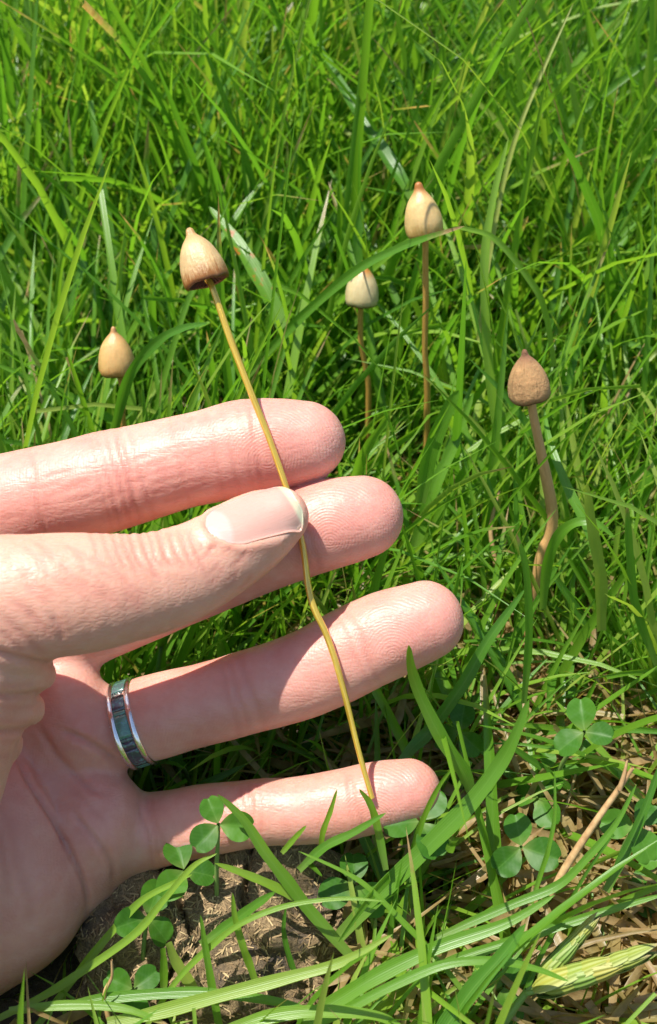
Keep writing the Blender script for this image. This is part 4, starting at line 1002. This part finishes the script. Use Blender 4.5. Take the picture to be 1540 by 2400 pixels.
# loose blades in the near turf, each one on its own
cnt = 0; tries = 0
while cnt < 190 and tries < 1500:
    tries += 1
    zone = tries % 3
    if zone == 0: b = np.array([random.uniform(-.07, .10), random.uniform(.045, .16), -.002]); L = random.uniform(.035, .065); th = random.uniform(.5, 1.1); W = random.uniform(.002, .0036)
    elif zone == 1: b = np.array([random.uniform(.02, .12), random.uniform(.14, .24), -.002]); L = random.uniform(.04, .075); th = random.uniform(.1, .7); W = random.uniform(.0018, .0032)
    else: b = np.array([random.uniform(-.13, .15), random.uniform(.23, .36), -.002]); L = random.uniform(.07, .13); th = random.uniform(.05, .45); W = random.uniform(.0022, .004)
    if not off_clod(b[None], .02)[0]: continue
    az = random.uniform(0, 6.28); bd = random.uniform(.1, 1.0); s = np.linspace(0, 1, 6)
    P = [b]
    for q in s[1:]:
        t_ = th + bd * q; P.append(P[-1] + L / 5 * np.array([math.sin(t_) * math.cos(az), math.sin(t_) * math.sin(az), math.cos(t_)]))
    P = np.array(P)
    if P[:, 2].min() < -.01: continue
    if not clear(catmull(P, 3)[None], allow_front=1)[0]: continue
    x, y, d = project(P); vis = ((x > 0) & (x < 1540) & (y > 0) & (y < 2400)).sum()
    if vis < 3: continue
    rv = min(1, max(0, random.gauss(.48, .22))); dv_ = 0.8 if random.random() < .03 else 0; cut = random.random() < .12
    W = W * .45 if dv_ else W
    tone = 'dead straw-coloured' if dv_ else ('dark green' if rv < .36 else 'yellow-green' if rv > .62 else 'mid green')
    pose = 'upright' if th + bd * .6 < .65 else ('arching' if bd > .6 else 'leaning')
    wid = 'broad' if W > .0030 else 'narrow'
    lab = '%s %s %s blade%s %s' % (tone, wid, pose, ' with cut tip' if cut else '', near_what(P.mean(0)))
    grp = 'single grass blades in the turf'
    fc = np.array([math.cos(az + math.pi), math.sin(az + math.pi), 1.0]) + np.random.default_rng(tries).normal(0, .6, 3)
    blade(lab, P, W, face=fc, group=grp, rnd=rv, dry=dv_, roll=(0, random.uniform(-1, 1)), tipcut=cut)
    cnt += 1

# ================================================================== CLOVER
def leaflet_mesh(seed):
    n, k = 13, 9; V, A = [], []; r = random.Random(seed)
    for i in range(n):
        s = math.sin(i / (n - 1) * math.pi / 2) * .985 + .015 * i / (n - 1)
        wv = 0.44 * math.sin(math.pi / 2 * (s / .58) ** .85) if s < .58 else 0.44 * math.sqrt(max(0, 1 - ((s - .58) / .435) ** 2))
        wv = max(wv, .012)
        for j in range(k):
            t = j / (k - 1) * 2 - 1
            x = t * wv; y = s - 0.07 * max(0, s - .5) * 2 * math.exp(-(x / .10) ** 2)
            z = (0.26 + .10 * (seed % 3)) * abs(x) - 0.12 * s * s + 0.018 * math.sin(s * 17 + seed + abs(t) * 3) * abs(t) + 0.006 * r.uniform(-1, 1)
            V.append((x, y, z)); A.append((x / .44, s * .6, 0.5))
    i = np.arange(n * k).reshape(n, k)
    f = np.stack([i[:-1, :-1].ravel(), i[:-1, 1:].ravel(), i[1:, 1:].ravel(), i[1:, :-1].ravel()], 1)
    out = []
    for q in range(4):
        a = np.array(A); a[:, 2] = (q + .5) / 4
        out.append(mesh_np('leaflet', np.array(V), f, attrs={'bl': a, 'dry': np.zeros(len(V))}))
    return out
LEAF = sum([leaflet_mesh(s) for s in (1, 5, 9)], [])
stalkmat = simple('clover_stalk', (0.16, 0.26, 0.06), 0.5).m
def clover(label, group, centre, normal, size, spin, foot=None, fold=0.0, tone=None):
    t = bpy.data.objects.new('clover', None); COL.objects.link(t); t.empty_display_size = .005
    foot = np.array(foot if foot is not None else (centre[0] + random.uniform(-.006, .006), centre[1] + random.uniform(-.004, .008), -.002))
    t.location = foot; tag(t, label, 'clover', group)
    c = np.array(centre) - foot
    V, f, A = tube([np.zeros(3), c * np.array([.3, .3, .6]), c], [.0006, .0005, .0004], 6)
    add('stalk', mesh_np('stalk', V, f), stalkmat, t)
    q = Vector(normal).normalized().to_track_quat('Z', 'Y').to_matrix().to_4x4()
    for k in range(3):
        me = random.choice(LEAF) if tone is None else LEAF[random.randrange(3) * 4 + tone]
        l = add('leaflet', me, M_clover, t)
        sz = size * random.uniform(.88, 1.1)
        l.matrix_local = Matrix.Translation(Vector(c)) @ q @ Matrix.Rotation(spin + k * 2.094 + random.uniform(-.15, .15), 4, 'Z') @ Matrix.Rotation(fold + random.uniform(-.18, .25), 4, 'X') @ Matrix.Rotation(random.uniform(-.2, .2), 4, 'Y') @ Matrix.Diagonal((sz, sz, sz, 1)) @ Matrix.Translation((0, .04, 0))
camdir = lambda p: np.array(CAM) - np.array(p)
def hero_clover(label, px, py, t, size, spin, tilt=(0, 0, .4)):
    p = np.array(on_t(px, py, t)); n = camdir(p); n = n / np.linalg.norm(n) + np.array(tilt) + np.array([random.gauss(0, .22), random.gauss(0, .15), 0]); clover(label, None, p, n, size * .82, spin)
hero_clover('three-leaved clover standing up against the base of the little finger', 512, 1932, .955, .0066, 0.4)
hero_clover('clover with a leaf touching the tip of the little finger', 985, 1925, .985, .0078, -.4)
hero_clover('bright clover behind the gap between ring and little fingertips', 1078, 1715, 1.10, .0072, 0.1)
hero_clover('large round-leaved clover right of the little fingertip in the sunny gap', 1370, 1715, 1.03, .0070, .7)
hero_clover('dark clover in the right foreground with two overlapping broad leaves', 1222, 1985, 1.0, .0078, .5)
hero_clover('clover at the right edge beside the forked straw stalk', 1488, 1935, .97, .0074, 1.4)
hero_clover('clover below the little fingertip in the shade of the broad blade', 830, 2075, 1.0, .0080, 0)
hero_clover('clover with rounded leaves left of the seed heads', 1180, 2310, .97, .0076, .9)
hero_clover('paired clover leaves in front of the dung at the lower left', 312, 2318, .96, .0064, 0.9)
hero_clover('clover tucked under the palm edge left of the dung', 432, 2040, .99, .0072, 2.0)
hero_clover('folded clover leaf hanging over the left side of the dung', 345, 2150, .975, .0072, 3.2)
done = 0
for k in range(1400):
    if done >= 95: break
    if k % 3: x, y_, z = random.uniform(-.07, .11), random.uniform(.05, .19), random.uniform(.010, .024)
    else: x, y_, z = random.uniform(-.10, .12), random.uniform(.17, .27), random.uniform(.012, .026)
    p = np.array((x, y_, z))
    if not off_clod(p[None], .030)[0]: continue
    ring_pts = p + .008 * np.array([[math.cos(a), math.sin(a), 0] for a in np.linspace(0, 6.28, 9)])
    if not clear(np.vstack([p, ring_pts])[None], dep_pad=.006, allow_front=0)[0]: continue
    n = np.array((random.gauss(0, .35), random.gauss(-.25, .35), 1.0))
    szc = random.uniform(.0036, .0066); tone = random.randrange(4)
    clover('%s %s clover growing low in the turf %s' % ('small' if szc < .0046 else 'large' if szc > .0056 else 'medium', ('deep green', 'dull green', 'mid green', 'light green')[tone], near_what(p)), 'clovers scattered through the turf', p, n, szc, random.uniform(0, 6.28), tone=tone); done += 1

# ================================================================== SEED HEAD
def build_seed_head():
    base = np.array(on_t(1236, 2322, .93))
    root = bpy.data.objects.new('grass_seed_head', None); COL.objects.link(root); root.location = base; root.empty_display_size = .005
    tag(root, 'pale green bristly grass seed head of two plump spikelets lying on the turf', 'seed head')
    m = N('husk'); bl = m.sep(m.attr('bl').outputs['Vector']); oi = m.n('ObjectInfo').outputs['Random']
    st = m.math('SINE', m.math('MULTIPLY', bl[0], 15.0))
    col = m.ramp(m.math('MULTIPLY_ADD', oi, 0.5, m.math('MULTIPLY', m.noise(m.obj(), 300, 3), .5)), [(0.15, (0.085, 0.19, 0.025)), (0.45, (0.15, 0.235, 0.03)), (0.7, (0.30, 0.27, 0.035)), (0.9, (0.36, 0.23, 0.09))])
    edge = m.math('MULTIPLY', m.math('SUBTRACT', m.math('ABSOLUTE', bl[0]), .55), 3, clamp=True)
    col = m.mix(m.math('MULTIPLY', edge, .4), col, (0.40, 0.40, 0.20)); col = m.mix(m.math('MULTIPLY_ADD', st, .14, .14), col, (0.28, 0.35, 0.10))
    col = m.mix(m.math('MULTIPLY', m.math('SUBTRACT', bl[1], .75), 3.5, clamp=True), col, (0.42, 0.29, 0.15))
    m.set(Base_Color=col, Roughness=0.6, Normal=m.bump(st, .5, .0002))
    n, k = 12, 7; V, A = [], []
    for i in range(n):
        s = i / (n - 1); wv = 0.20 * math.sin(math.pi * (0.06 + .94 * s) ** .70) + .004
        for j in range(k):
            t = j / (k - 1) * 2 - 1; V.append((math.sin(t * 1.3) * wv, s, math.cos(t * 1.3) * wv * .75 + .02)); A.append((t, s, .5))
    i = np.arange(n * k).reshape(n, k); f = np.stack([i[:-1, :-1].ravel(), i[:-1, 1:].ravel(), i[1:, 1:].ravel(), i[1:, :-1].ravel()], 1)
    sc_me = mesh_np('husk_scale', np.array(V), f, attrs={'bl': np.array(A)}); sc_me.materials.append(m.m)
    V, f, A = tube(np.array(tpath([(1236, 2322), (1200, 2370), (1150, 2440), (1090, 2520)], .93, .95)) - base, [.0006, .0007, .0007, .0008], 8)
    add('stalk', mesh_np('stalk', V, f), stalkmat, root)
    for (tx, ty, tt), (bx, by, bt) in (((1545, 2222, .90), (1248, 2325, .925)), ((1410, 2135, .925), (1262, 2300, .93))):
        a = np.array(on_t(bx, by, bt)) - base; b = np.array(on_t(tx, ty, tt)) - base
        ax = b - a; L = np.linalg.norm(ax); ax /= L
        V, f, A = tube([np.zeros(3), a, a + (b - a) * .5, a + (b - a) * .85], [.0004, .0004, .0004, .0003], 6)
        sp = add('spikelet', mesh_np('spikelet', V, f), stalkmat, root)
        view = np.array(CAM) - (base + (a + b) / 2); view -= ax * (view @ ax); view /= np.linalg.norm(view); sd = np.cross(ax, view)
        for q in range(11):
            side = 1 if q % 2 else -1
            ps = a + ax * L * (0.02 + .068 * q)
            for rollk, off in ((0.55, 1), (-2.4, 0)):
                ang = side * .85 + (0 if off else math.pi)
                out = view * math.cos(ang) + sd * math.sin(ang)
                d = ax * .97 + out * .09; d /= np.linalg.norm(d); o2 = out - d * (out @ d); o2 /= np.linalg.norm(o2); s3 = np.cross(d, o2)
                Ls = L * random.uniform(.42, .50) * (1 - .035 * q)
                Mx = Matrix(((s3[0], d[0], o2[0], ps[0]), (s3[1], d[1], o2[1], ps[1]), (s3[2], d[2], o2[2], ps[2]), (0, 0, 0, 1)))
                o = add('husk_scale', sc_me, None, sp); o.matrix_local = Mx @ Matrix.Diagonal((Ls * 1.0, Ls, Ls, 1))
build_seed_head()
